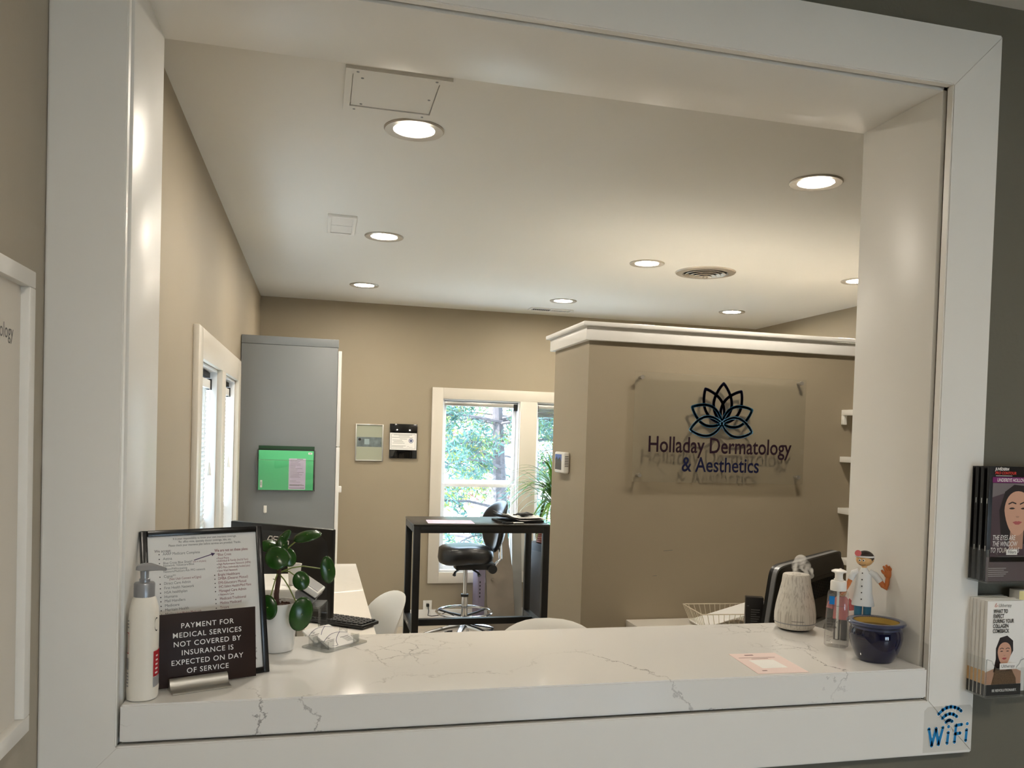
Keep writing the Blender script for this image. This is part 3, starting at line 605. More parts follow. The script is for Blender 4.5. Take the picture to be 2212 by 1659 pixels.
# right desk with all-in-one computer, wire tray, black box
t = thing('side_desk', 'white desk on the right reaching back to the partition', 'desk', (0, 0, FL))
G().box(1.752, 2.75, 0.50, 1.962, DZ - 0.035, DZ, 0.003).obj('desktop', deskw, t)
G().box(1.765, 2.74, 1.90, 1.95, 0, DZ - 0.035).obj('support_panel', deskw, t); G().box(1.765, 2.74, 0.53, 0.57, 0, DZ - 0.035).obj('support_panel', deskw, t)
G().box(1.752, 1.770, 0.58, 1.89, 0.4, DZ - 0.035).obj('modesty_panel', greylab, t)
A = Vector((1.809, 0.839, 0)); B = Vector((2.335, 1.24, 0)); ctr = (A + B) / 2; ang = math.atan2(B.y - A.y, B.x - A.x); HW = (B - A).length / 2
t = thing('desktop_computer', 'dark all-in-one computer with silver rim seen from behind', 'computer', (ctr.x, ctr.y, 0.751), ang)
MC = Matrix.Translation((0, 0, 0.245)) @ Matrix.Rotation(R(7), 4, 'X') @ Matrix.Rotation(R(90), 4, 'X')
G().loft([ring(0, 0, -0.012, HW, 0.185, 14, 56), ring(0, 0, 0.0, HW, 0.185, 14, 56)]).xf(MC).obj('front_bezel', blackp, t)
G().loft([ring(0, 0, 0.0, HW, 0.185, 14, 56), ring(0, 0, 0.014, HW, 0.185, 14, 56)]).xf(MC).obj('silver_rim', silver, t)
G().loft([ring(0, 0, 0.014, HW - 0.008, 0.178, 14, 56), ring(0, 0, 0.040, HW - 0.03, 0.16, 8, 56), ring(0, 0, 0.055, HW - 0.09, 0.12, 6, 56)]).xf(MC).obj('back_shell', mat('dark_brown_plastic', srgb(34, 30, 26), 0.35), t)
for i in range(44): G().box(-0.235 + 0.0107 * i, -0.2305 + 0.0107 * i, 0.045, 0.115, 0.050, 0.0565).xf(MC).obj('grille_rib', blackp, t)
G().box(-0.24, 0.24, 0.122, 0.128, 0.045, 0.0525).xf(MC).obj('groove', ink, t)
G().bar((0, 0.0, 0.005), (0, -0.06, 0.2), 0.16, 0.015).obj('stand', silver, t); G().box(-0.11, 0.11, -0.09, 0.09, 0, 0.008, 0.003).obj('foot', silver, t)
t = thing('box', 'upright black carton with small white print beside the wire tray', 'box', (2.03, 1.33, 0.751), R(-22))
G().box(-0.018, 0.05, -0.02, 0.02, 0, 0.225, 0.002).obj('carton', mat('black_carton', srgb(24, 21, 20), 0.4), t)
p = Print(frame((-0.018, -0.02, 0), (1, 0, 0), (0, 0, 1)))
for i in range(16): p.rect(0.02, 0.02 + random.uniform(0.02, 0.04), 0.175 - 0.009 * i, 0.1775 - 0.009 * i)
p.rect(0.004, 0.012, 0.19, 0.192); p.obj('small_print', greyink, t)
# wire letter tray
t = thing('wire_tray', 'white wire letter tray holding loose papers on right desk', 'tray', (2.155, 1.775, 0.752), R(-4))
a, b, a2, b2, h = 0.155, 0.115, 0.125, 0.095, 0.078
wirem = mat('cream_wire', srgb(208, 198, 178), 0.4)
def loop(x, y, z): return [(-x, -y, z), (x, -y, z), (x, y, z), (-x, y, z)]
for nm, L_ in (('rim_wire', loop(a, b, h)), ('base_wire', loop(a2, b2, 0.003))):
    g = G()
    for i in range(4): g.cyl(L_[i], L_[(i + 1) % 4], 0.0024, N=8)
    g.obj(nm, wirem, t)
def side_wire(p0, p1): G().cyl(p0, p1, 0.0014, N=6).obj('side_wire', wirem, t)
for i in range(13):
    s_ = -1 + 2 * i / 12
    for q in (-1, 1): side_wire((s_ * a, q * b, h), (s_ * a2, q * b2, 0.003))
for i in range(1, 9):
    s_ = -1 + 2 * i / 9
    for q in (-1, 1): side_wire((q * a, s_ * b, h), (q * a2, s_ * b2, 0.003))
for i in range(1, 8): G().cyl((-a2 + i * a2 / 4, -b2, 0.003), (-a2 + i * a2 / 4, b2, 0.003), 0.0014, N=6).obj('base_rod', wirem, t)
pp = thing('loose_paper', 'white sheet of paper sloping up out of the wire tray', 'paper', (2.155, 1.775, 0.757), R(-4))
G().loft([[Vector((-0.135, -0.085, 0.004)), Vector((-0.135, 0.085, 0.004)), Vector((-0.135, 0.085, 0.007)), Vector((-0.135, -0.085, 0.007))], [Vector((0.20, -0.085, 0.10)), Vector((0.20, 0.085, 0.10)), Vector((0.20, 0.085, 0.103)), Vector((0.20, -0.085, 0.103))]]).obj('sheet', paper, pp)
# scuff marks on the partition
Print(frame((1.95, PY0 - 0.0005, 1.069), (1, 0, 0), (0, 0, 1))).stroke([(-0.02, -0.001), (0.015, 0.002), (0.025, 0.003)], 0.002).stroke([(-0.07, -0.118), (-0.05, -0.117)], 0.002).obj('scuff_mark', greyink, bpy.data.objects['wall_partition'])

# high table
TX0, TX1, TY0, TY1, TZ = 0.904, 1.735, 3.224, 3.700, 1.05 - FL
t = thing('high_table', 'black metal bar height table with dark wood top', 'table', (0, 0, FL))
G().box(TX0, TX1, TY0, TY1, TZ - 0.012, TZ, 0.002).obj('tabletop', blackwood, t)
L4 = 0.04
for x in (TX0 + 0.002, TX1 - L4 - 0.002):
    for y in (TY0 + 0.002, TY1 - L4 - 0.002):
        l = G().box(x, x + L4, y, y + L4, 0.006, TZ - 0.012, 0.002).obj('leg', blackm, t); G().cyl((x + 0.02, y + 0.02, 0), (x + 0.02, y + 0.02, 0.006), 0.014, N=12).obj('foot', blackp, l)
for y in (TY0 + 0.002, TY1 - L4 - 0.002): G().box(TX0 + 0.042, TX1 - 0.042, y, y + L4, TZ - 0.052, TZ - 0.012, 0.002).obj('apron_rail', blackm, t)
for x in (TX0 + 0.002, TX1 - L4 - 0.002):
    G().box(x, x + L4, TY0 + 0.042, TY1 - 0.042, TZ - 0.052, TZ - 0.012, 0.002).obj('apron_rail', blackm, t)
    s_ = G().box(x, x + L4, TY0 + 0.042, TY1 - 0.042, 0.44, 0.48, 0.002).obj('side_stretcher', blackm, t)
    for y in (TY0 + 0.22, TY0 + 0.26): G().cyl((x - 0.002, y, 0.46), (x + 0.001, y, 0.46), 0.006, N=10).obj('bolt', alu, s_)
G().box(TX0 + 0.042, TX1 - 0.042, TY0 + 0.218, TY0 + 0.258, 0.44, 0.48, 0.002).obj('footrest', blackm, t)
# papers on the high table
t = thing('paper_stack', 'untidy pile of papers and black folder on the high table', 'papers', (1.585, 3.44, 1.0505), R(14))
G().box(-0.14, 0.13, -0.1, 0.10, 0.0, 0.010, 0.002).obj('folder', blackp, t)
for k in range(5):
    ang_ = R(random.uniform(-12, 12)); off = Matrix.Translation((random.uniform(-0.015, 0.02), random.uniform(-0.015, 0.01), 0)) @ Matrix.Rotation(ang_, 4, 'Z')
    G().grid(lambda u, v, k=k: off @ Vector(((u - 0.5) * 0.27, (v - 0.5) * 0.2, 0.013 + 0.0045 * k + (0.022 + 0.004 * k) * max(0, 0.35 - u) ** 2 * 6 + 0.006 * sin(3 * v + k))), 10, 6).obj('sheet', paper if k != 1 else ink, t, 180)
t = thing('glasses_case', 'crumpled black cloth pouch lying on the paper pile', 'pouch', (1.625, 3.44, 1.085), R(14))
g = G().ball((0, 0, 0.008), 0.06, 1.0, 0.45, 0.2, 24)
for v in g.bm.verts: v.co.z += 0.004 * sin(v.co.x * 90) * cos(v.co.y * 120); v.co.y += 0.006 * sin(v.co.x * 60)
g.obj('pouch_body', blackp, t); G().tube([(-0.055, 0.0, 0.008), (-0.075, 0.012, 0.006), (-0.085, -0.005, 0.006), (-0.06, -0.012, 0.006)], 0.003, 8).obj('loop', blackp, t)
t = thing('pen', 'black and silver pen at the front edge of the high table', 'pen', (1.51, 3.262, 1.056), R(4))
G().tube([(-0.07, 0, 0), (-0.06, 0, 0), (0.0, 0, 0)], [0.0015, 0.0045, 0.005], 12).obj('barrel', blackp, t); G().tube([(0, 0, 0), (0.06, 0, 0), (0.068, 0, 0)], [0.005, 0.005, 0.003], 12).obj('cap', alu, t)
t = thing('flat_sheet', 'single pale sheet of paper lying flat on the high table', 'paper', (1.14, 3.37, 1.0505), R(-3))
G().box(-0.14, 0.14, -0.10, 0.10, 0, 0.001).obj('sheet', lilac, t)

# drafting stool behind the table
t = thing('drafting_stool', 'black leather drafting stool with chrome foot ring behind high table', 'stool', (1.485, 4.72, FL))
rings_ = []
for z, s_ in ((0.645, 0.55), (0.638, 0.82), (0.655, 0.96), (0.69, 1.0), (0.725, 0.97), (0.745, 0.85), (0.752, 0.6), (0.753, 0.25)):
    rg = ring(0, 0, z, 0.215 * s_, 0.20 * s_, 2.6, 40)
    for v in rg: v.z += (0.030 * ((v.x + 0.03) / 0.2) ** 2 * (1 if v.x < 0 else 0.15) + 0.02 * cos(v.x * 9)) if z > 0.7 else (-0.02 * max(0, -v.x / 0.2))
    rings_.append(rg)
G().loft(rings_).obj('seat', leather, t, 60)
bk = lambda a, b: Vector((0.27 - 0.07 * a * a + 0.05 * b * abs(b), a * (0.165 + 0.03 * b), 0.905 + 0.205 * b))
o = pillow(bk, 2.3, 44, 7, 0.042).obj('backrest', leather, t, 80); o.rotation_euler = (0, 0, R(16)); o.location = (0.01, 0.0, 0)
g = G().tube([(0.10, -0.03, 0.60), (0.22, -0.04, 0.605), (0.27, -0.03, 0.66), (0.275, 0.03, 0.80)], 0.013, 12); g.obj('back_post', chrome, t)
G().box(-0.09, 0.22, -0.1, 0.04, 0.585, 0.635, 0.008).obj('tilt_mechanism', blackp, t); G().cyl((0.19, -0.13, 0.595), (0.19, -0.02, 0.595), 0.035, N=16).obj('tension_knob', blackp, t)
for y0, x0_ in ((-0.16, 0.07), (-0.12, -0.10)): G().tube([(x0_ * 0.5, -0.05, 0.59), (x0_, y0, 0.575), (x0_ * 1.1, y0 - 0.02, 0.555)], [0.006, 0.008, 0.014], 8).obj('lever', blackp, t)
G().cyl((0, 0, 0.30), (0, 0, 0.6), 0.016).obj('gas_lift', chrome, t); G().cyl((0, 0, 0.1), (0, 0, 0.37), 0.026).obj('column_sleeve', chrome, t); G().cyl((0, 0, 0.365), (0, 0, 0.385), 0.03).obj('collar', blackp, t)
fr = G().tube([(0.215 * cos(2 * pi * k / 48), 0.215 * sin(2 * pi * k / 48), 0.245) for k in range(48)], 0.0105, 10, closed=True).obj('foot_ring', chrome, t)
for k in range(3):
    a_ = 2 * pi * k / 3 + 0.5; G().tube([(0.03 * cos(a_), 0.03 * sin(a_), 0.215), (0.12 * cos(a_), 0.12 * sin(a_), 0.225), (0.212 * cos(a_), 0.212 * sin(a_), 0.243)], 0.009, 8).obj('spoke', blackp, fr)
for k in range(5):
    a_ = 2 * pi * k / 5 + 4.32; ca, sa = cos(a_), sin(a_)
    l = G().tube([(0.02 * ca, 0.02 * sa, 0.135), (0.12 * ca, 0.12 * sa, 0.12), (0.25 * ca, 0.25 * sa, 0.088), (0.31 * ca, 0.31 * sa, 0.07)], [0.026, 0.022, 0.018, 0.013], 10).obj('base_leg', chrome, t)
    for q in (-1, 1): G().cyl((0.31 * ca - q * 0.006 * sa, 0.31 * sa + q * 0.006 * ca, 0.028), (0.31 * ca - q * 0.024 * sa, 0.31 * sa + q * 0.024 * ca, 0.028), 0.028, N=16).obj('caster_wheel', blackp, l)
G().cyl((0, 0, 0.09), (0, 0, 0.15), 0.038).obj('hub', chrome, t)

# outlet, plug and cord
t = thing('wall_outlet', 'white wall socket plate low on the back wall', 'outlet', (1.279, YB - 0.001, 0.115))
G().box(-0.037, 0.037, -0.006, 0, -0.06, 0.06, 0.002).obj('plate', whitepl, t)
for z in (-0.022, 0.022): G().cyl((0, -0.008, z), (0, -0.005, z), 0.017, N=18).obj('receptacle', whitepl, t)
t = thing('power_cord', 'black power plug and cord running from wall socket to floor', 'cord', (1.279, YB - 0.008, 0.137))
G().box(-0.012, 0.012, -0.03, 0, -0.012, 0.014, 0.004).obj('plug', blackp, t)
G().tube([(0, -0.03, -0.005), (0.005, -0.05, -0.04), (0.0, -0.04, -0.08), (0.03, -0.05, -0.085), (0.09, -0.09, -0.07), (0.14, -0.12, -0.04), (0.2, -0.16, -0.06), (0.24, -0.22, -0.15), (0.2, -0.3, -0.172), (0.5, -0.26, -0.172)], 0.0035, 8).obj('cable', blackp, t)
# leaning boards by the window
t = thing('leaning_board', 'beige padded board with rounded end leaning beside the back window', 'board', (1.845, 5.0, FL))
poly = [(-0.10, 0.04), (-0.085, 0.012), (-0.06, 0.0), (0.09, 0.0), (0.118, 0.014), (0.125, 0.045), (0.118, 0.5), (0.07, 0.95), (0.04, 1.0), (-0.035, 1.0), (-0.06, 0.95), (-0.115, 0.5)]
g = G().prism(poly, frame((0, 0, 0), (1, 0, 0), (-0.03, 0.26, 0.96)), -0.03); bmesh.ops.bevel(g.bm, geom=list(g.bm.edges), offset=0.006, segments=2, affect='EDGES'); g.obj('board_panel', boardm, t)
G().cyl((-0.06, 0.115, 0.43), (-0.06, 0.098, 0.432), 0.012, N=16).obj('button', boardm, t)
t = thing('flat_carton', 'slim lavender grey carton standing on edge behind the stool', 'carton', (1.685, 5.14, FL), R(6))
G().box(-0.03, 0.03, -0.05, 0.10, 0, 0.62, 0.002).obj('carton_body', boxm, t)
p = Print(frame((-0.03, -0.05, 0), (1, 0, 0), (0, 0, 1)))
for i in range(5): p.rect(0.012, 0.022, 0.28 + 0.03 * i, 0.295 + 0.03 * i)
p.obj('carton_marks', ink, t)
t = thing('foam_board', 'thin pale grey foam board leaning against the wall behind the beige board', 'board', (2.03, 5.22, FL))
G().prism([(-0.04, 0), (0.05, 0), (0.03, 0.9), (-0.05, 0.9)], frame((0, 0, 0), (1, 0, 0), (0, 0.08, 1)), -0.012).obj('board_sheet', mat('pale_grey_panel', srgb(158, 154, 146), 0.5), t)
# planter with dracaena
t = thing('planter', 'tall black planter box beside the partition end', 'planter', (2.21, 4.75, FL), R(20))
G().box(-0.17, 0.17, -0.17, 0.17, 0, 0.78, 0.006).obj('planter_body', blackm, t); G().box(-0.176, -0.171, -0.13, 0.13, 0.06, 0.72, 0.002).obj('inset_panel', mat('charcoal_panel', srgb(62, 62, 64), 0.5), t)
t = thing('wicker_basket', 'reddish brown wicker basket set on the black planter', 'basket', (2.20, 4.75, FL + 0.781))
g = G()
for k in range(7): g.tube([((0.135 + 0.01 * k / 6 + 0.004 * (j % 2 - 0.5) * (-1) ** k) * cos(2 * pi * j / 40), (0.135 + 0.01 * k / 6 + 0.004 * (j % 2 - 0.5) * (-1) ** k) * sin(2 * pi * j / 40), 0.01 + 0.0165 * k) for j in range(40)], 0.009, 6, closed=True)
g.obj('weave', wicker, t); G().lathe([(0.0001, 0.09), (0.13, 0.09)], N=24, cap=False).obj('soil', soilm, t)
t = thing('dracaena_plant', 'spiky green dracaena with arching leaves beside back window', 'plant', (2.19, 4.75, FL + 0.86))
for x, y, h in ((0.0, 0.0, 0.34), (0.05, 0.03, 0.22)): G().tube([(x, y, 0), (x * 1.1, y * 1.1, h * 0.5), (x * 1.2, y * 1.2, h)], [0.014, 0.012, 0.010], 8).obj('stem', stemm, t)
random.seed(21); bl_m = []
for kk in range(6):
    Ln = 0.26 + 0.045 * kk; drop = 0.5 + 0.4 * (kk % 3)
    def blade(u, v, Ln=Ln, drop=drop):
        s_ = v; wd = 0.011 * (sin(pi * min(1, 0.12 + s_ * 0.88)) ** 0.7) + 0.0004
        return Vector(((u - 0.5) * 2 * wd, Ln * (s_ - 0.10 * s_ ** 3), Ln * (0.95 * s_ - drop * s_ * s_) + 0.25 * wd * abs(2 * u - 1)))
    bl_m.append(G().grid(blade, 2, 9).mesh('leaf', dracm, 180))
for k in range(170):
    o = link('leaf', random.choice(bl_m), t); st = random.random() < 0.65
    o.location = ((0.0 if st else 0.06) + random.uniform(-0.006, 0.006), 0.0 if st else 0.03, (0.18 if st else 0.1) + random.uniform(0, 0.17))
    o.rotation_euler = (R(random.uniform(-25, 50)), 0, random.uniform(0, 2 * pi))

# ================================================================ ITEMS ON THE COUNTER
CT = 1.0703
# lotion pump bottle
t = thing('lotion_bottle', 'white lotion pump bottle with grey pump in the left counter corner', 'bottle', (0.036, 0.040, CT))
def lot(z, a_, b_, n=2.6): return ring(0, 0, z, a_, b_, n, 40)
G().loft([lot(0, 0.022, 0.025), lot(0.003, 0.0265, 0.029), lot(0.02, 0.0275, 0.030), lot(0.035, 0.0265, 0.029), (lot(0.10, 0.0262, 0.0288)), lot(0.15, 0.0262, 0.0285), lot(0.172, 0.0245, 0.027), lot(0.188, 0.021, 0.023, 2.2), lot(0.193, 0.0185, 0.0185, 2), lot(0.200, 0.0175, 0.0175, 2)]).obj('bottle_body', clothw, t)
G().lathe([(0.0185, 0.193), (0.0185, 0.217), (0.017, 0.2195), (0.0095, 0.2205), (0.0095, 0.226), (0.0075, 0.227), (0.0075, 0.244), (0.0001, 0.244)], N=32).obj('pump_collar', silver, t)
g = G()
g.loft([[Vector((x_, y_ * wd, z_ + hz * q)) for y_, q in ((-1, -0.5), (-0.7, 0.4), (0, 0.75), (0.7, 0.4), (1, -0.5), (0, -0.8))] for x_, wd, z_, hz in ((-0.0155, 0.004, 0.246, 0.004), (-0.012, 0.010, 0.247, 0.008), (0.0, 0.0125, 0.248, 0.011), (0.012, 0.010, 0.249, 0.010), (0.028, 0.006, 0.2475, 0.006), (0.040, 0.0045, 0.2455, 0.004))])
g.xf(Matrix.Rotation(R(-15), 4, 'Z')).obj('pump_head', silver, t)
def wrapR(u, v, l):   # print wrapped round the bottle: u = angle, v = height
    c_, s_ = cos(u), sin(u); n = 2.6
    return Vector(((0.0264 + l) * math.copysign(abs(c_) ** (2 / n), c_), (0.029 + l) * math.copysign(abs(s_) ** (2 / n), s_), v))
def wrap_rect(p, u0, u1, v0, v1, n=6):
    for k in range(n):
        a_, b_ = u0 + (u1 - u0) * k / n, u0 + (u1 - u0) * (k + 1) / n; p.rect(a_, b_, v0, v1)
p = Print(None, 0.0007); wrap_rect(p, -0.72, 0.7, 0.045, 0.093, 10); p.obj('red_label', redlab, t, wrapR)
p = Print(None, 0.0007); wrap_rect(p, -0.72, 0.7, 0.02, 0.044, 10); p.obj('grey_label', greylab, t, wrapR)
p = Print(None, 0.0011)
for i in range(5): wrap_rect(p, -0.55 + 0.02 * i, -0.2, 0.05 + 0.008 * i, 0.053 + 0.008 * i, 3)
p.obj('label_text', whiteink, t, wrapR)
p = Print(None, 0.0009); p.stroke([(-0.45 + 0.22 * cos(k * pi / 8), 0.143 + 0.012 * sin(k * pi / 8)) for k in range(3, 14)], 0.0022, False); p.obj('brand_letter', ink, t, wrapR)
p = Print(None, 0.0008)
wrap_rect(p, 3.35, 3.9, 0.06, 0.082); 
for v, d_ in ((0.15, 0.2), (0.144, 0.25), (0.138, 0.2), (0.052, 0.3), (0.046, 0.35), (0.040, 0.3), (0.034, 0.35), (0.028, 0.2)): wrap_rect(p, 3.9 - d_, 3.92, v, v + 0.0028, 2)
p.obj('side_text', greylab, t, wrapR)
p = Print(None, 0.0008); wrap_rect(p, 3.4, 3.92, 0.128, 0.1295); wrap_rect(p, 3.4, 3.92, 0.09, 0.0915); p.rect(3.89, 3.92, 0.09, 0.129); p.obj('red_outline', redlab, t, wrapR)

# black framed insurance notice, leaning back on its easel
th = 0.431; BRv = Vector((0.259, 0.183, CT)); U = Vector((cos(th), sin(th), 0)); N_ = Vector((-sin(th), cos(th), 0)); Vv = Vector((0, 0, cos(0.205))) + N_ * sin(0.205)
t = thing('framed_notice', 'black framed printed insurance notice standing behind the brown sign', 'notice')
FW_, FH = 0.246, 0.311; M_ = frame(BRv - U * FW_, U, Vv)
def fb(a_, b_, c_, d_, e, f, bev=0.0015): return G().box(a_, b_, c_, d_, e, f, bev).xf(M_)
BW = 0.0125
g = fb(0, BW, 0, FH, -0.016, 0); g.obj('frame_rail', blackframe, t); fb(FW_ - BW, FW_, 0, FH, -0.016, 0).obj('frame_rail', blackframe, t); fb(BW, FW_ - BW, FH - BW, FH, -0.016, 0).obj('frame_rail', blackframe, t); fb(BW, FW_ - BW, 0, BW, -0.016, 0).obj('frame_rail', blackframe, t)
fb(BW, FW_ - BW, BW, FH - BW, -0.010, -0.006, 0).obj('paper_sheet', paper, t)
fb(BW, FW_ - BW, BW, FH - BW, -0.0035, -0.0025, 0).obj('glazing', glass, t, smooth=0)
fb(0.01, FW_ - 0.01, 0.01, FH - 0.01, -0.018, -0.011, 0).obj('backing_board', blackp, t)
G().bar(M_ @ Vector((FW_ / 2, FH * 0.72, -0.018)), Vector(((BRv - U * FW_ / 2 + N_ * 0.155).x, (BRv - U * FW_ / 2 + N_ * 0.155).y, CT + 0.002)), 0.05, 0.004, N_).obj('easel_leg', blackp, t)
Mt = M_ @ Matrix.Translation((0, 0, -0.006))
Q = Print(Mt, 0.0002); H = FH
def ty(f): return H - f * H        # fraction down the frame
Q.text('It is your responsibility to know your own insurance coverage.', 0.127, ty(0.066), 0.0064, 'CENTER', fit=0.129)
Q.text('Re: office visits, specialty doctor coverage, labs, etc.', 0.127, ty(0.087), 0.0064, 'CENTER', fit=0.107)
Q.text('Please check your insurance plan before services are provided. Thanks.', 0.127, ty(0.109), 0.0064, 'CENTER', fit=0.147)
Q.text('We accept:', 0.0257, ty(0.143), 0.0080, fit=0.032)
accept = [('AARP Medicare Complete', .163, 1, 0, .073), ('Aetna', .194, 1, 0, .0175), ('Blue Cross Blue Shield*', .221, .9, 0, .057), ('Network: Valuecare/Blue', .237, .8, 1, .060), ('option/PARticipating', .259, .8, 1, .046), ('Network/Medicare Adv PPO network', .276, .8, 1, .082), ('Cigna**', .308, 1, 0, .023), ('Direct Care Admin', .353, 1, 0, .0515), ('First Health Network', .382, 1, 0, .058), ('HSA healthplan', .410, 1, 0, .044), ('Humana', .438, 1, 0, .0245), ('Mail Handlers', .465, 1, 0, .0395), ('Medicare', .494, 1, 0, .0275), ('Meritain Health', .522, 1, 0, .0455), ('Molina', .549, 1, 0, .021)]
G2 = Print(Mt, 0.0002)
for s_, f, k, cont, wd in accept:
    G2.text(s_, 0.0415, ty(f), 0.0078 * k, fit=wd)
    if not cont: Q.ell(0.0345, ty(f) + 0.002, 0.0012, N=10)
RD = Print(Mt, 0.0002)
RD.text('(not in all plans)', 0.0995, ty(.221), 0.0050, fit=.0265); RD.text('(Not Utah Connect w/Cigna)', 0.052, ty(.326), 0.0068, fit=.0625); RD.text('(not Molina Medicaid)', 0.0635, ty(.549), 0.0066, fit=.048)
RD.text('We are not on these plans:', 0.1443, ty(.161), 0.0082, bold=0.012, fit=.071)
for s_, f, k, d_, wd in [('*Blue Cross', .189, 1, 0.003, .030), ('Focal Point', .212, .8, 0.005, .023), ('Individual & Family (Ind & Fam)', .230, .8, 0.005, .0635), ('High Performance Network (HPN)', .252, .8, 0.005, .0685), ('EPO Plans (individually funded plan)', .274, .76, 0.005, .067), ('Save Well Network', .296, .8, 0.005, .040), ('Bright Healthcare', .324, 1, 0.0035, .0455), ('DMBA (Deseret Mutual)', .350, 1, 0.0035, .0625), ('EMI-Educators Mutual', .378, 1, 0.0035, .0585), ('IHC-Select Health/Med Plans', .404, 1, 0.004, .068), ('Managed Care Admin', .432, 1, 0.004, .057), ('Network Care', .455, .78, 0.006, .0285), ('Medicaid-Traditional', .484, 1, 0.005, .0545), ('Molina Medicaid', .512, 1, 0.005, .044), ('Tricare', .542, 1, 0.005, .018)]:
    RD.text(s_, 0.1455 + d_, ty(f), 0.0078 * k, fit=wd)
    if k > 0.9 and s_[0] != '*': Q.ell(0.1425, ty(f) + 0.002, 0.0012, N=10)
    elif s_[0] != '*': Q.ell(0.1488, ty(f) + 0.0018, 0.0008, N=8)
for s_, f in (('s', .752), ('o', .836), ('You', .857), ('ck', .905)): Q.text(s_, 0.223, ty(f), 0.0078, 'RIGHT')
Q.obj('black_print', ink, t); G2.obj('grey_print', greyink, t); RD.obj('maroon_print', redink, t)
A2 = Print(Mt, 0.0003).stroke([(0.1025, ty(.207)), (0.139, ty(.175))], 0.0017); A2.poly([(0.1455, ty(.169)), (0.1365, ty(.165)), (0.1395, ty(.189))]); A2.obj('purple_arrow', purpleink, t)

# brown engraved payment sign in its aluminium holder
th = 0.363; BR2 = Vector((0.234, 0.141, CT)); U = Vector((cos(th), sin(th), 0)); N_ = Vector((-sin(th), cos(th), 0)); Vv = Vector((0, 0, cos(0.11))) + N_ * sin(0.11)
SWD, SHT = 0.195, 0.142; M_ = frame(BR2 - U * SWD + Vector((0, 0, 0.0045)), U, Vv)
t = thing('payment_sign', 'brown engraved payment sign with white capital letters in metal holder', 'sign')
G().box(0, SWD, 0, SHT, -0.003, 0, 0.0004).xf(M_).obj('plate', brown, t)
p = Print(M_, 0.0003)
for s_, v in (('PAYMENT FOR', 0.1125), ('MEDICAL SERVICES', 0.0945), ('NOT COVERED BY', 0.0770), ('INSURANCE IS', 0.0597), ('EXPECTED ON DAY', 0.0415), ('OF SERVICE', 0.0240)):
    p.text(s_, SWD * 0.5 + 0.002, v, 0.0142, 'CENTER', 1.0, 0.004, space=1.12)
p.obj('engraved_text', whiteink, t)
M2 = frame((BR2 - U * SWD * 0.5 - U * 0.018), U, (0, 0, 1))   # w points to the viewer
hp = [(-0.006, 0.0), (0.040, 0.0), (0.0415, 0.0018), (0.040, 0.0035), (0.028, 0.004), (0.021, 0.0062), (0.0165, 0.0105), (0.014, 0.016), (0.0115, 0.0205), (0.008, 0.0232), (0.004, 0.0238), (0.0018, 0.023), (0.0018, 0.0045), (-0.006, 0.0045)]
g = G().loft([[M2 @ Vector((x, y_, z_)) for z_, y_ in hp] for x in (-0.055, 0.055)]); g.obj('holder', alu, t)
bpy.data.objects['payment_sign'].location = (0, 0, 0)

# pilea in a white pot
t = thing('potted_pilea', 'round leaved green pilea plant in ribbed white pot on counter', 'potted plant', (0.262, 0.368, CT))
prof = [(0.038, 0.0), (0.041, 0.002)]
for k in range(1, 15): prof.append((0.041 + 0.0065 * k / 14 + (0.0006 if k % 2 else 0), 0.002 + 0.108 * k / 14))
prof += [(0.0485, 0.113), (0.046, 0.113), (0.044, 0.100), (0.0001, 0.098)]
G().lathe(prof, N=56).obj('pot', potw, t)
g = G().lathe([(0.0001, 0.103), (0.02, 0.1035), (0.044, 0.101)], N=24, cap=False)
for v in g.bm.verts: v.co.z += random.uniform(-0.002, 0.002)
g.obj('soil', soilm, t)
gs = G()
for k in range(110):
    a_ = random.uniform(0, 6.28); r_ = 0.04 * math.sqrt(random.random()); gs.box(r_ * cos(a_) - 0.002, r_ * cos(a_) + 0.002, r_ * sin(a_) - 0.0015, r_ * sin(a_) + 0.0015, 0.102, 0.102 + random.uniform(0.002, 0.005))
o = gs.obj('soil_crumbs', soilm, t, 0); o['kind'] = 'stuff'
g = G().tube([(0.0, 0.0, 0.10), (-0.001, 0, 0.13), (0.003, 0.0, 0.165), (0.004, 0.0, 0.20), (0.006, 0, 0.24)], [0.0065, 0.006, 0.0055, 0.005, 0.003], 12)
stem = g.obj('stem', stemm, t)
for k in range(7): G().cyl((0.001, 0, 0.115 + 0.012 * k), (0.010 * cos(k * 2.4), 0.010 * sin(k * 2.4), 0.118 + 0.012 * k), 0.0016, 0.0006, N=6).obj('stipule', stemm, stem)
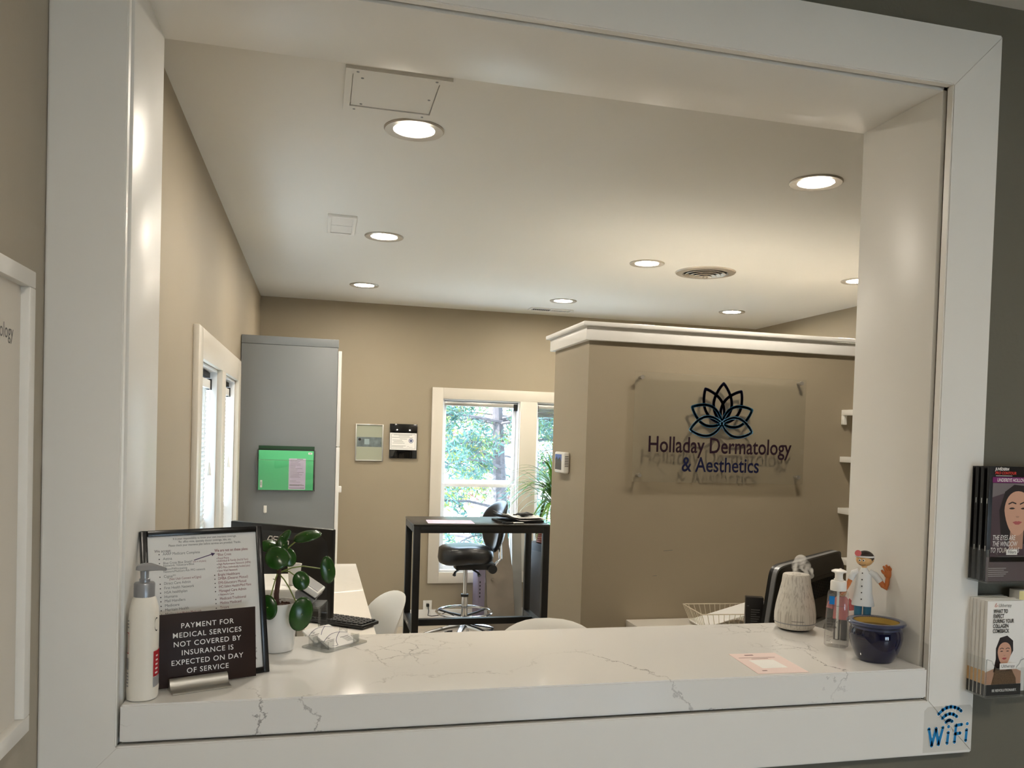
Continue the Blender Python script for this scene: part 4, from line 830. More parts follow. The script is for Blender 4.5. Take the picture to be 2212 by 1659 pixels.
def leaf(c, a_, b_, face, roll_, dish, start):
    a_ *= 1.1; b_ *= 1.1
    c = Vector(c); n = Vector(face).normalized(); up = Vector((0, 0, 1)); U_ = up.cross(n).normalized(); V_ = n.cross(U_)
    U2 = U_ * cos(roll_) + V_ * sin(roll_); V2 = -U_ * sin(roll_) + V_ * cos(roll_)
    g = G(); rr = []
    for i in range(1, 7):
        s_ = i / 6; rr.append([c + U2 * (a_ * s_ * cos(q)) + V2 * (b_ * s_ * sin(q)) - n * (dish * s_ * s_ * (1 + 0.25 * sin(2 * q + roll_ * 3))) for q in [2 * pi * k / 28 for k in range(28)]])
    g.loft(rr, cap=False)
    vs0 = [v for v in g.bm.verts][:28]; g.bm.faces.new(vs0)
    o = g.obj('leaf', leafm, t, 180); md = o.modifiers.new('s', 'SOLIDIFY'); md.thickness = 0.0012
    st = Vector(start); mid = (st + c) / 2 + Vector((0, 0, 0.012)) - n * 0.006
    pts = [st, st * 0.45 + mid * 0.55 + Vector((0, 0, 0.003)), mid, mid * 0.45 + c * 0.55, c - n * 0.0015]
    G().tube(pts, [0.0017, 0.0016, 0.0015, 0.0014, 0.0013], 8).obj('leaf_stalk', stalkm, o)
    G().ball(c + n * 0.0004, 0.0014, N=8).obj('leaf_eye', stalkm, o)
top = (0.005, 0, 0.215); low = (0.002, 0, 0.18)
cam_d = Vector((0.08, -2.0, 0.35))
leaf((0.001, -0.045, 0.224), 0.0245, 0.026, cam_d + Vector((0, 0, 0.7)), 0.1, 0.006, low)
leaf((0.026, 0.0, 0.217), 0.0165, 0.021, cam_d + Vector((0.6, 0, 0.2)), 0.2, 0.004, low)
leaf((0.065, -0.005, 0.270), 0.030, 0.0165, cam_d + Vector((-0.5, 0.4, 1.6)), 0.35, 0.006, top)
leaf((-0.018, 0.0, 0.246), 0.022, 0.017, cam_d + Vector((0.2, 0.3, 1.5)), -0.1, 0.005, top)
leaf((0.008, -0.006, 0.259), 0.026, 0.011, cam_d + Vector((-1.4, 0, 0.3)), 0.95, 0.004, top)
leaf((0.013, -0.015, 0.247), 0.012, 0.020, cam_d + Vector((1.2, 0, 0.3)), -0.1, 0.003, top)
leaf((0.117, 0.0, 0.186), 0.0175, 0.030, cam_d + Vector((0.9, 0, -0.1)), 0.1, 0.005, low)
leaf((0.055, -0.010, 0.163), 0.018, 0.0205, cam_d + Vector((0.3, 0, 0.1)), 0.1, 0.005, low)
leaf((0.058, -0.058, 0.094), 0.0245, 0.036, cam_d + Vector((0.4, 0.4, -0.25)), -0.25, 0.006, low)
leaf((-0.017, -0.062, 0.112), 0.0185, 0.026, cam_d + Vector((-0.5, 0.4, -0.1)), 0.3, 0.005, low)

# business card holder
t = thing('card_holder', 'clear acrylic card holder on the counter beside the plant pot', 'card holder', (0.398, 0.396, CT), R(44))
g = G().loft([ring(0, 0, 0, 0.070, 0.046, 10, 40), ring(0, 0, 0.003, 0.070, 0.046, 10, 40)]); g.obj('base_plate', acryl_edge, t)
for x in (-0.052, 0.0475):
    G().box(x, x + 0.003, -0.028, -0.005, 0.003, 0.020).obj('divider', acryl_edge, t); G().box(x, x + 0.003, 0.008, 0.035, 0.003, 0.028).obj('divider', acryl_edge, t)
G().box(-0.052, -0.034, -0.031, -0.028, 0.003, 0.022).obj('front_lip', acryl_edge, t); G().box(0.0325, 0.0505, -0.031, -0.028, 0.003, 0.022).obj('front_lip', acryl_edge, t)
G().box(-0.052, 0.0505, 0.020, 0.022, 0.003, 0.024).obj('back_rest', acryl_edge, t)
for k, (dx, dy, dz, n_) in enumerate(((0.004, -0.0265, 0.0032, 9), (-0.006, 0.014, 0.012, 6))):
    cs = thing('business_card_stack', ['front stack of white business cards with blue wave line', 'rear stack of white business cards partly hidden by the front stack'][k], 'business cards', (0.398, 0.396, CT), R(44), group='business cards')
    Mx = frame((dx - 0.0445, dy, dz), (1, 0, 0), (0, 0.90, 0.44))
    for i in range(n_):
        Mi = Mx @ Matrix.Translation((random.uniform(-0.0006, 0.0006), random.uniform(-0.0004, 0.0004), -0.0006 * i))
        G().prism([(0.003, 0), (0.086, 0), (0.089, 0.003), (0.089, 0.048), (0.086, 0.051), (0.003, 0.051), (0, 0.048), (0, 0.003)], Mi, -0.0005).obj('card', paper, cs, 0)
    p = Print(Mx, 0.0003)
    w1 = [(0.0 + 0.089 * i / 20, 0.028 + 0.019 * sin(-0.1 + i / 20 * 2.7)) for i in range(21)]; p.stroke(w1, 0.0013, False)
    w2 = [(0.012 + 0.030 * i / 16 + 0.03 * (i / 16) ** 2, 0.0075 - 0.004 * sin(pi * min(1, i / 8)) + (0.040 * max(0, (i - 6) / 10) ** 0.8)) for i in range(17)]; p.stroke(w2, 0.0013, False); p.obj('wave_line', mat('card_navy' + str(k), srgb(40, 42, 88), 0.5), cs)
    p = Print(Mx, 0.0003)
    for a_ in (-70, -45, -20, 0, 20, 45, 70):
        p.stroke([(0.022 + 0.001 * sin(R(a_)), 0.030 + 0.001), (0.022 + 0.006 * sin(R(a_ - 14)), 0.031 + 0.006 * cos(R(a_ - 14))), (0.022 + 0.009 * sin(R(a_)), 0.031 + 0.009 * cos(R(a_)))], 0.0005, False)
    p.rect(0.009, 0.035, 0.0255, 0.0272).rect(0.017, 0.028, 0.0215, 0.023)
    if k == 0:
        p.rect(0.055, 0.082, 0.026, 0.0278)
        for i in range(5): p.rect(0.059 + 0.001 * i, 0.083, 0.0225 - 0.0034 * i, 0.0236 - 0.0034 * i)
    p.obj('card_print', greyink, cs)

# pink leaflet lying on the counter (code square left blank)
t = thing('leaflet', 'pale pink leaflet with blank white square lying flat on counter', 'leaflet', (0, 0, CT))
pc = [Vector((1.314, 0.015, 0)), Vector((1.440, 0.012, 0)), Vector((1.452, 0.180, 0)), Vector((1.329, 0.183, 0))]
G().loft([pc, [v + Vector((0, 0, 0.0006)) for v in pc]]).obj('sheet', pinkpaper, t)
M_ = frame((1.314, 0.015, 0.0006), (1, -0.02, 0), (0.09, 1, 0))
p = Print(M_, 0.0002).rect(0.033, 0.097, 0.040, 0.108).obj('white_square', paper, t)
p = Print(M_, 0.0002).rect(0.045, 0.068, 0.148, 0.155).rect(0.018, 0.113, 0.127, 0.130).rect(0.046, 0.090, 0.117, 0.120).rect(0.022, 0.034, 0.019, 0.025); p.obj('small_print', mat('brown_ink', srgb(120, 88, 80), 0.6), t)

# wood-look diffuser with mist
DX, DY = 1.652, 0.412
t = thing('aroma_diffuser', 'pale wood grain aroma diffuser shaped like a vase on counter', 'diffuser', (DX, DY, CT))
prof = [(0.040, 0.004), (0.049, 0.006), (0.054, 0.014), (0.0555, 0.022), (0.0555, 0.0225), (0.0562, 0.030), (0.056, 0.045), (0.053, 0.068), (0.0485, 0.09), (0.0435, 0.112), (0.0392, 0.132), (0.0375, 0.148), (0.0365, 0.1525), (0.034, 0.155), (0.012, 0.1548), (0.008, 0.150), (0.0001, 0.150)]
G().lathe(prof, N=64).obj('body', wood_m, t)
G().lathe([(0.0385, 0.0), (0.0385, 0.005)], N=32).obj('foot_ring', blackp, t)
G().lathe([(0.0557, 0.0205), (0.0564, 0.0215), (0.0563, 0.0225), (0.0557, 0.0235)], N=64, cap=False).obj('seam', greylab, t)
va = math.atan2(-1.65 - DY, 0.345 - DX)
for k in range(12):
    a_ = va + 0.15 + (k - 5.5) * 0.05; G().box(-0.0015, 0.0006, -0.0014, 0.0014, 0.0305, 0.0318).xf(Matrix.Rotation(a_, 4, 'Z') @ Matrix.Translation((0.0563, 0, 0))).obj('brand_mark', greyink, t)
G().tube([(0.03, 0.035, 0.006), (0.06, 0.045, 0.004), (0.075, 0.03, 0.004), (0.085, 0.055, 0.004), (0.07, 0.085, -0.02)], 0.0018, 8).obj('power_lead', whitepl, t)
def mist_mat():
    m = bpy.data.materials.new('mist'); m.use_nodes = True; nt = m.node_tree; nt.nodes.clear()
    o = nt.nodes.new('ShaderNodeOutputMaterial'); v = nt.nodes.new('ShaderNodeVolumePrincipled'); v.inputs['Color'].default_value = (0.97, 0.97, 0.96, 1); v.inputs['Anisotropy'].default_value = 0.2
    tc = nt.nodes.new('ShaderNodeTexCoord'); n = nt.nodes.new('ShaderNodeTexNoise'); n.inputs['Scale'].default_value = 42; n.inputs['Detail'].default_value = 4; n.inputs['Distortion'].default_value = 0.8; nt.links.new(tc.outputs['Object'], n.inputs['Vector'])
    r = nt.nodes.new('ShaderNodeMapRange'); r.inputs['From Min'].default_value = 0.43; r.inputs['From Max'].default_value = 0.68; r.inputs['To Max'].default_value = 110; nt.links.new(n.outputs[0], r.inputs[0]); nt.links.new(r.outputs[0], v.inputs['Density']); nt.links.new(v.outputs[0], o.inputs['Volume']); return m
g = G()
for (x, y, z, r_) in ((0.0, 0, 0.160, 0.012), (0.002, 0, 0.176, 0.018), (0.012, 0, 0.190, 0.019), (0.026, 0.0, 0.176, 0.017), (0.036, -0.002, 0.163, 0.014), (0.043, -0.002, 0.150, 0.010)): g.ball((x, y, z), r_, N=16)
bmesh.ops.remove_doubles(g.bm, verts=g.bm.verts, dist=1e-6)
me = g.mesh('mist', mist_mat()); o = link('mist', me); o.location = (DX, DY, CT); md = o.modifiers.new('r', 'REMESH'); md.mode = 'VOXEL'; md.voxel_size = 0.003
tag(o, 'white curl of mist rising from the wood grain diffuser', 'mist', kind='stuff')

# clear sanitizer pump bottle
t = thing('sanitizer_bottle', 'clear sanitizer pump bottle with white pump beside the blue pot', 'bottle', (1.650, 0.216, CT), math.atan2(0.74, 0.67) - pi / 2)
clearm = thin_glass('clear_gel', (0.94, 0.94, 0.935), 0.02, 1.62, 0.06)
def sb(z, a_, b_): return ring(0, 0, z, a_, b_, 3.2, 44)
G().loft([sb(0.002, 0.026, 0.022), sb(0.006, 0.0295, 0.0245), sb(0.02, 0.0298, 0.0248), sb(0.08, 0.0278, 0.023), sb(0.138, 0.0252, 0.0205), sb(0.144, 0.0225, 0.019), sb(0.147, 0.016, 0.016)]).obj('bottle_body', clearm, t)
G().cyl((0, 0, 0.02), (0, 0, 0.146), 0.0032, N=10).obj('dip_tube', mat('milky_tube', srgb(225, 225, 222), 0.4), t)
G().lathe([(0.0195, 0.1455), (0.0200, 0.147), (0.0200, 0.167), (0.0185, 0.170), (0.012, 0.171), (0.012, 0.175), (0.010, 0.175), (0.0095, 0.186), (0.011, 0.1905), (0.0185, 0.193), (0.0185, 0.196), (0.012, 0.199), (0.0001, 0.200)], N=36).obj('pump', whitepl, t)
g = G().tube([(0, 0.0, 0.193), (0, 0.03, 0.194), (0, 0.038, 0.191)], [0.006, 0.0045, 0.004], 10); g.obj('nozzle', whitepl, t)
M_ = frame((0, -0.0255, 0), (1, 0, 0), (0, 0, 1))
p = Print(M_, 0.0004).rect(-0.0175, -0.0045, 0.112, 0.133).obj('blue_square', mat('label_blue', srgb(0, 120, 196), 0.4), t)
p = Print(M_, 0.0004).rect(-0.0185, -0.0045, 0.134, 0.1375).rect(-0.02, 0.018, 0.1085, 0.1095).obj('label_band', greyink, t)
p = Print(M_, 0.0004)
for s_, v in (('ALCOHOL', 0.073), ('ANTISEPTIC', 0.066), ('HAND', 0.059), ('SANITIZER', 0.052)): p.text(s_, -0.0215, v, 0.0068, sx=0.75, bold=0.01)
for i in range(4): p.rect(-0.021, -0.006 - 0.002 * i, 0.030 - 0.004 * i, 0.0306 - 0.004 * i)
p.obj('label_text', ink, t)

# bendable doctor toy
FX, FY = 1.700, 0.184
t = thing('toy_figure', 'bendable toy doctor in white coat waving behind the blue pot', 'toy', (FX, FY, CT), math.atan2(0.80, 0.60) - pi / 2 - 0.05)
# local: x to viewer's right, -y to viewer
def lg(s_): return [(s_ * 0.010, 0, 0.0), (s_ * 0.0105, 0, 0.05), (s_ * 0.011, 0, 0.12)]
for s_ in (-1, 1):
    l = G().tube(lg(s_), [0.008, 0.0085, 0.010], 14).obj('leg', jeans, t); G().ball((s_ * 0.011, -0.008, 0.008), 0.011, 0.8, 1.4, 0.7, 14).obj('shoe', hair, l)
G().loft([ring(0.0, 0, z, a_, b_, 2.4, 28) for z, a_, b_ in ((0.112, 0.027, 0.015), (0.116, 0.0275, 0.015), (0.145, 0.0215, 0.013), (0.175, 0.0195, 0.012), (0.192, 0.0185, 0.0115), (0.2, 0.013, 0.010), (0.206, 0.0075, 0.0075), (0.209, 0.007, 0.007))]).obj('coat', coatm, t)
for k in range(5): G().ball((-0.003, -0.0135 - 0.0004 * k, 0.196 - 0.0165 * k), 0.0016, N=8).obj('button', ink, t)
G().tube([(0, 0, 0.205), (0, 0, 0.216)], 0.0065, 12).obj('neck', skin, t)
la = G().tube([(-0.012, 0, 0.198), (-0.024, 0, 0.193), (-0.031, 0, 0.176)], [0.0085, 0.0085, 0.008], 12).obj('sleeve', coatm, t)
a1 = G().tube([(-0.030, 0, 0.180), (-0.036, -0.001, 0.163), (-0.045, -0.002, 0.145), (-0.053, -0.002, 0.136)], [0.006, 0.0056, 0.005, 0.0048], 12).obj('arm', skin2, t)
G().tube([(0.012, 0, 0.198), (0.026, 0, 0.192), (0.039, 0, 0.176)], [0.0085, 0.0085, 0.0085], 12).obj('sleeve', coatm, t)
a2_ = G().tube([(0.036, 0, 0.180), (0.046, 0, 0.167), (0.052, 0, 0.162), (0.0545, 0, 0.172), (0.056, 0, 0.188)], [0.0062, 0.0068, 0.007, 0.0058, 0.005], 12).obj('arm', skin2, t)
g = G().ball((0.057, 0, 0.198), 0.011, 1.0, 0.6, 1.1, 16); g.obj('hand', skin2, a2_)
for dx, dz, ln in ((-0.006, 0.0, 0.014), (-0.001, 0.001, 0.0165), (0.004, 0.0, 0.015), (0.0085, -0.002, 0.012)):
    G().tube([(0.057 + dx * 0.8, -0.001, 0.203 + dz), (0.057 + dx * 1.2 - 0.002, -0.002, 0.203 + dz + ln * 0.6), (0.057 + dx * 1.2 - 0.005, -0.004, 0.203 + dz + ln)], [0.0035, 0.0033, 0.0025], 10).obj('finger', skin2, a2_)
G().tube([(0.050, -0.002, 0.197), (0.044, -0.003, 0.202), (0.041, -0.004, 0.207)], [0.0038, 0.0035, 0.0025], 10).obj('thumb', skin2, a2_)
hd = G().ball((0, 0, 0.229), 0.0195, 1.06, 0.95, 0.88, 28).obj('head', skin, t)
hh = G(); hh.ball((0.001, 0.002, 0.2345), 0.0205, 1.06, 0.98, 0.85, 28)
for v in hh.bm.verts:
    if v.co.z < 0.2355 and v.co.y < 0.012: v.co.z = 0.2355 - 0.3 * max(0, v.co.x - 0.008)
hh.ball((0.016, -0.006, 0.232), 0.006, 0.7, 0.7, 1.2, 10); hh.obj('hair', hair, hd)
G().tube([(0.0225 * cos(q), 0.001 + 0.0208 * sin(q), 0.2385 - 0.0006) for q in [2 * pi * k / 36 for k in range(36)]], 0.0021, 8, closed=True).obj('headband', coatm, hd)
G().cyl((-0.014, -0.019, 0.246), (-0.015, -0.0225, 0.247), 0.0078, N=20).obj('head_mirror', pinkm, hd)
for x in (-0.010, -0.001):
    e = G().ball((x, -0.0182, 0.229), 0.0032, 1, 0.35, 1, 12).obj('eye', whitepl, hd); G().ball((x - 0.0002, -0.0193, 0.2289), 0.0018, 1, 0.4, 1, 10).obj('pupil', ink, e)
G().tube([(-0.012, -0.0165, 0.2185), (-0.005, -0.0182, 0.2165), (0.004, -0.0175, 0.2185)], 0.0006, 6).obj('mouth', hair, hd); G().ball((0.020, -0.001, 0.229), 0.0045, 0.5, 0.8, 1.1, 10).obj('ear', skin, hd)
# second little figure behind the clear bottle
t = thing('toy_figure', 'small toy figure in pink behind the clear sanitizer bottle', 'toy', (1.708, 0.284, CT), math.atan2(0.80, 0.60) - pi / 2)
for s_ in (-1, 1): G().tube([(s_ * 0.009, 0, 0.0), (s_ * 0.009, 0, 0.062)], 0.0085, 12).obj('leg', darkgrey, t)
G().loft([ring(0, 0, z, a_, b_, 2.3, 24) for z, a_, b_ in ((0.055, 0.020, 0.012), (0.08, 0.019, 0.012), (0.105, 0.021, 0.012), (0.115, 0.012, 0.009))]).obj('shirt', pinkm, t)
for s_ in (-1, 1):
    l = G().tube([(s_ * 0.015, 0, 0.108), (s_ * 0.026, -0.002, 0.095), (s_ * 0.029, -0.004, 0.082)], [0.007, 0.008, 0.009], 10).obj('sleeve', pinkm, t)
G().ball((0, 0, 0.127), 0.0125, 1, 0.95, 1, 20).obj('head', skin, t); G().ball((0, 0.002, 0.131), 0.0125, 1.05, 1, 0.9, 20).obj('hair', hair, t)

# cobalt glazed pot
t = thing('ceramic_pot', 'glossy cobalt blue ceramic pot with ochre inside on counter corner', 'pot', (1.669, 0.088, CT))
outer = [(0.030, 0.0), (0.040, 0.001), (0.046, 0.010), (0.054, 0.028), (0.0595, 0.046), (0.0615, 0.060), (0.0600, 0.074), (0.0575, 0.080)]
G().lathe(outer, N=64).obj('body', cobalt, t)
G().lathe([(0.0580, 0.0795), (0.0585, 0.084), (0.0625, 0.0865), (0.0672, 0.090), (0.068, 0.0935), (0.066, 0.0965), (0.060, 0.0975), (0.0525, 0.096), (0.0520, 0.0935)], N=64, cap=False).obj('rim', cobalt_l, t)
G().lathe([(0.0522, 0.095), (0.0525, 0.084), (0.055, 0.065), (0.052, 0.04), (0.04, 0.012), (0.0001, 0.008)], N=56, cap=False).obj('inner_glaze', ochre, t)

# WiFi sticker on the casing
t = thing('wifi_sticker', 'clear sticker with blue WiFi lettering and arcs on casing', 'sticker', (1.742, -0.0006, 0.870))
M_ = frame((0, 0, 0), (1, 0, 0), (0, 0, 1)); SS = 0.135; SHH = 0.109
Print(M_, 0.0).poly([(0, 0), (0.135, 0.0), (0.135, 0.100), (0.128, 0.109), (0.010, 0.109), (0.0, 0.100)]).obj('film', film, t)
def wf(p, wd):
    k = 0.1365 / 890.0; f = lambda x, y: ((x - 430) * k, (1180 - y) * k * 0.93)
    def A(pts): p.stroke([f(*q) for q in pts], wd)
    A([(685, 545), (760, 480), (830, 445), (905, 432), (980, 445), (1045, 470), (1100, 515)]); A([(755, 620), (820, 570), (890, 548), (960, 562), (1025, 605)]); A([(825, 690), (860, 662), (895, 655), (945, 680)])
    A([(525, 780), (585, 1070), (655, 780), (708, 1058), (778, 770)]); A([(880, 860), (865, 1045)]); A([(1122, 742), (1015, 752), (1000, 1035)]); A([(1010, 895), (1100, 885)]); A([(1215, 835), (1205, 1020)])
    for q in ((880, 765), (1222, 735)): p.ell(*f(*q), wd * 0.55)
p = Print(M_, 0.0003); wf(p, 0.0098); p.obj('white_outline', whiteink, t); p = Print(M_, 0.0006); wf(p, 0.0074); p.obj('blue_print', wifib, t)

# poster frame on the waiting room side wall
t = thing('poster_frame', 'white framed clinic poster on the waiting room side wall', 'poster', (-0.130, -0.105, 1.067))
MP = Matrix(((0, 0, 1, 0), (1, 0, 0, 0), (0, 1, 0, 0), (0, 0, 0, 1)))   # u=+Y v=+Z w=+X
PH, PWD, FB_ = 0.766, 0.60, 0.028
for a_, b_, c_, d_ in ((-PWD, 0, 0, FB_), (-PWD, 0, PH - FB_, PH), (-FB_, 0, FB_, PH - FB_), (-PWD, -PWD + FB_, FB_, PH - FB_)): G().box(a_, b_, c_, d_, 0, 0.018, 0.002).xf(MP).obj('frame_rail', white, t)
G().box(-PWD + FB_, -FB_, FB_, PH - FB_, 0.001, 0.004).xf(MP).obj('poster_sheet', mat('warm_white_print', srgb(214, 208, 198), 0.6), t)
p = Print(MP @ Matrix.Translation((0, 0, 0.004)), 0.0003); p.text('Holladay Dermatology', -0.060, PH - 0.118, 0.034, 'RIGHT', 0.8); p.obj('poster_text', greyink, t)

# brochures on the right of the casing
WF = 0.0215
def woman(M, cx, cy, s, hair_pts, tone, lips, t, tilt=0.0):
    sk = mat('print_skin_' + t.name, tone, 0.5); sh = mat('print_skin_shadow_' + t.name, [c * 0.72 for c in tone], 0.5); hr = mat('print_hair_' + t.name, srgb(34, 24, 24), 0.5); lp = mat('print_lips_' + t.name, lips, 0.5)
    Print(M, 0.0003).poly([(cx + x * s, cy + y * s) for x, y in hair_pts]).obj('printed_hair', hr, t)
    Print(M, 0.0005).poly([(cx + x * s, cy + y * s) for x, y in ((-0.30, -0.75), (0.32, -0.75), (0.30, -1.5), (-0.34, -1.5))]).obj('printed_neck', sh, t)
    face = [(0.62 * math.copysign(abs(cos(q)) ** 0.9, cos(q)), (0.98 if sin(q) < 0 else 0.75) * sin(q) * (1 - 0.0)) for q in [2 * pi * k / 32 for k in range(32)]]
    Print(M, 0.0007).poly([(cx + x * s * (1 - 0.22 * max(0, -y)), cy + y * s) for x, y in face]).obj('printed_face', sk, t)
    p = Print(M, 0.0009)
    for q in (-0.27, 0.27): p.poly([(cx + (q + a_ * 0.15) * s, cy + (0.07 + b_ * 0.05) * s) for a_, b_ in ((-1, 0), (-0.4, 0.8), (0.3, 0.9), (1, 0.1), (0.3, -0.5), (-0.4, -0.5))]); p.stroke([(cx + (q - 0.18) * s, cy + 0.24 * s), (cx + q * s, cy + 0.32 * s), (cx + (q + 0.19) * s, cy + 0.26 * s)], 0.05 * s, False)
    p.obj('printed_features', hr, t)
    Print(M, 0.0009).poly([(cx + x * s, cy + y * s) for x, y in ((-0.09, -0.22), (0.09, -0.22), (0.05, -0.28), (-0.05, -0.28))]).obj('printed_nose', sh, t)
    Print(M, 0.0009).poly([(cx + x * s, cy + y * s) for x, y in ((-0.23, -0.46), (-0.06, -0.41), (0, -0.43), (0.06, -0.41), (0.23, -0.45), (0.08, -0.55), (-0.08, -0.55))]).obj('printed_lips', lp, t)
def brochure_holder(label, x0, x1, z0, h, yf, lowh):
    t = thing('brochure_holder', label, 'brochure holder', (0, WF, z0)); d = WF - yf + 0.004
    G().box(x0 - 0.004, x1 + 0.004, -d, -0.001, -0.003, 0).obj('floor_panel', acryl_edge, t)
    for xs in (x0 - 0.004, x1 + 0.002): G().box(xs, xs + 0.002, -d, -0.001, 0, h).obj('side_panel', acryl, t)
    for xs in (x0 - 0.0045, x1 + 0.003):
        G().box(xs, xs + 0.0015, -d - 0.001, -d + 0.001, 0, h).obj('front_edge', acryl_edge, t)
    G().box(x0 - 0.002, x1 + 0.002, -d - 0.002, -d, 0, lowh).obj('front_panel', acryl, t)
    g = G().tube([(x0 - 0.003, -d - 0.001, h), (x0 + 0.010, -d - 0.001, h - 0.004), (x0 + 0.014, -d - 0.001, lowh + 0.01), (x0 + 0.024, -d - 0.001, lowh), (x1 - 0.024, -d - 0.001, lowh), (x1 - 0.014, -d - 0.001, lowh + 0.01), (x1 - 0.010, -d - 0.001, h - 0.004), (x1 + 0.003, -d - 0.001, h)], 0.0012, 6); g.obj('rim', acryl_edge, t)
# upper: black booklets
X0, X1, Z0, YF = 1.848, 2.03, 1.283, -0.058
brochure_holder('clear wall holder with black beauty booklets beside the casing', X0, X1, Z0, 0.075, YF, 0.06)
blk = mat('booklet_black', srgb(16, 15, 17), 0.3)
for k in range(4):
    ya = YF + 0.006 + 0.0165 * k
    t = thing('booklet', f'black glossy beauty booklet in upper holder, {["front one with portrait cover", "second from the front", "third from the front", "rearmost, against the wall"][k]}', 'booklet', (0, 0, Z0 + 0.0005), group='booklets in the upper holder')
    G().box(X0, X1, ya, ya + (0.010 if k else 0.0075), 0, 0.267 - 0.0006 * k, 0.0008).obj('pages', blk, t)
    for z in (0.07, 0.18): G().box(X0 - 0.0006, X0, ya + 0.003, ya + 0.005, z, z + 0.012).obj('staple', alu, t)
    if k: continue
    M_ = frame((X0, ya, 0), (1, 0, 0), (0, 0, 1)); wd = X1 - X0
    Print(M_, 0.0002).rect(0.010, wd, 0.045, 0.228).obj('cover_photo', mat('booklet_photo_grey', srgb(120, 112, 114), 0.4), t)
    Print(M_, 0.00025).poly([(0.010, 0.045), (wd, 0.045), (wd, 0.20), (0.045, 0.205), (0.010, 0.195)]).obj('cover_shade', mat('booklet_photo_plum', srgb(78, 62, 68), 0.4), t)
    Print(M_, 0.00025).rect(0.0, wd, 0.0, 0.056).obj('cover_foot', mat('booklet_photo_mauve', srgb(98, 84, 88), 0.4), t)
    woman(M_, 0.082, 0.165, 0.060, [(-0.75, -0.9), (-0.85, 0.0), (-0.62, 0.72), (-0.2, 1.0), (0.4, 0.95), (0.8, 0.4), (0.9, -1.0), (0.5, -1.3), (-0.4, -1.3)], srgb(206, 160, 136), srgb(176, 92, 92), t)
    Print(M_, 0.0011).rect(0.008, wd, 0.229, 0.242).obj('purple_band', mat('booklet_purple', srgb(120, 34, 104), 0.4), t)
    p = Print(M_, 0.0014); p.text('JUV\u00c9DERM', 0.014, 0.2575, 0.0088, sx=0.92, bold=0.03, shear=0.15); p.text('UNDEREYE HOLLOWS', 0.020, 0.2315, 0.0115, sx=0.72, bold=0.01, shear=0.2); p.obj('title_text', whiteink, t); p = Print(M_, 0.0014).rect(0.016, 0.062, 0.2445, 0.2455)
    for i in range(5): p.rect(0.006, 0.05 + 0.006 * (i % 3), 0.012 + 0.0045 * i, 0.0128 + 0.0045 * i)
    p.obj('fine_print', whiteink, t); p = Print(M_, 0.0014)
    p.text('THE EYES ARE', 0.014, 0.096, 0.0165, sx=0.62, bold=0.004, shear=0.2); p.text('THE WINDOW', 0.014, 0.0815, 0.0165, sx=0.62, bold=0.004, shear=0.2); p.text('TO YOUR GOALS', 0.009, 0.067, 0.0165, sx=0.62, bold=0.004, shear=0.2); p.obj('slogan_text', whiteink, t)
    p = Print(M_, 0.0014); p.text('PRO CONTOUR', 0.014, 0.2485, 0.0088, sx=0.92, bold=0.03, shear=0.15); p.obj('red_print', mat('booklet_red', srgb(214, 62, 52), 0.4), t)
t = thing('name_label', 'small white Fillers label stuck on the upper brochure holder', 'label', (1.890, -0.0660, Z0 + 0.064))
G().box(0, 0.030, -0.0008, 0, 0, 0.0125).obj('label_tape', paper, t); Print(frame((0, -0.0008, 0), (1, 0, 0), (0, 0, 1))).text('Fillers', 0.015, 0.0032, 0.0105, 'CENTER', 0.9).obj('label_text', ink, t)
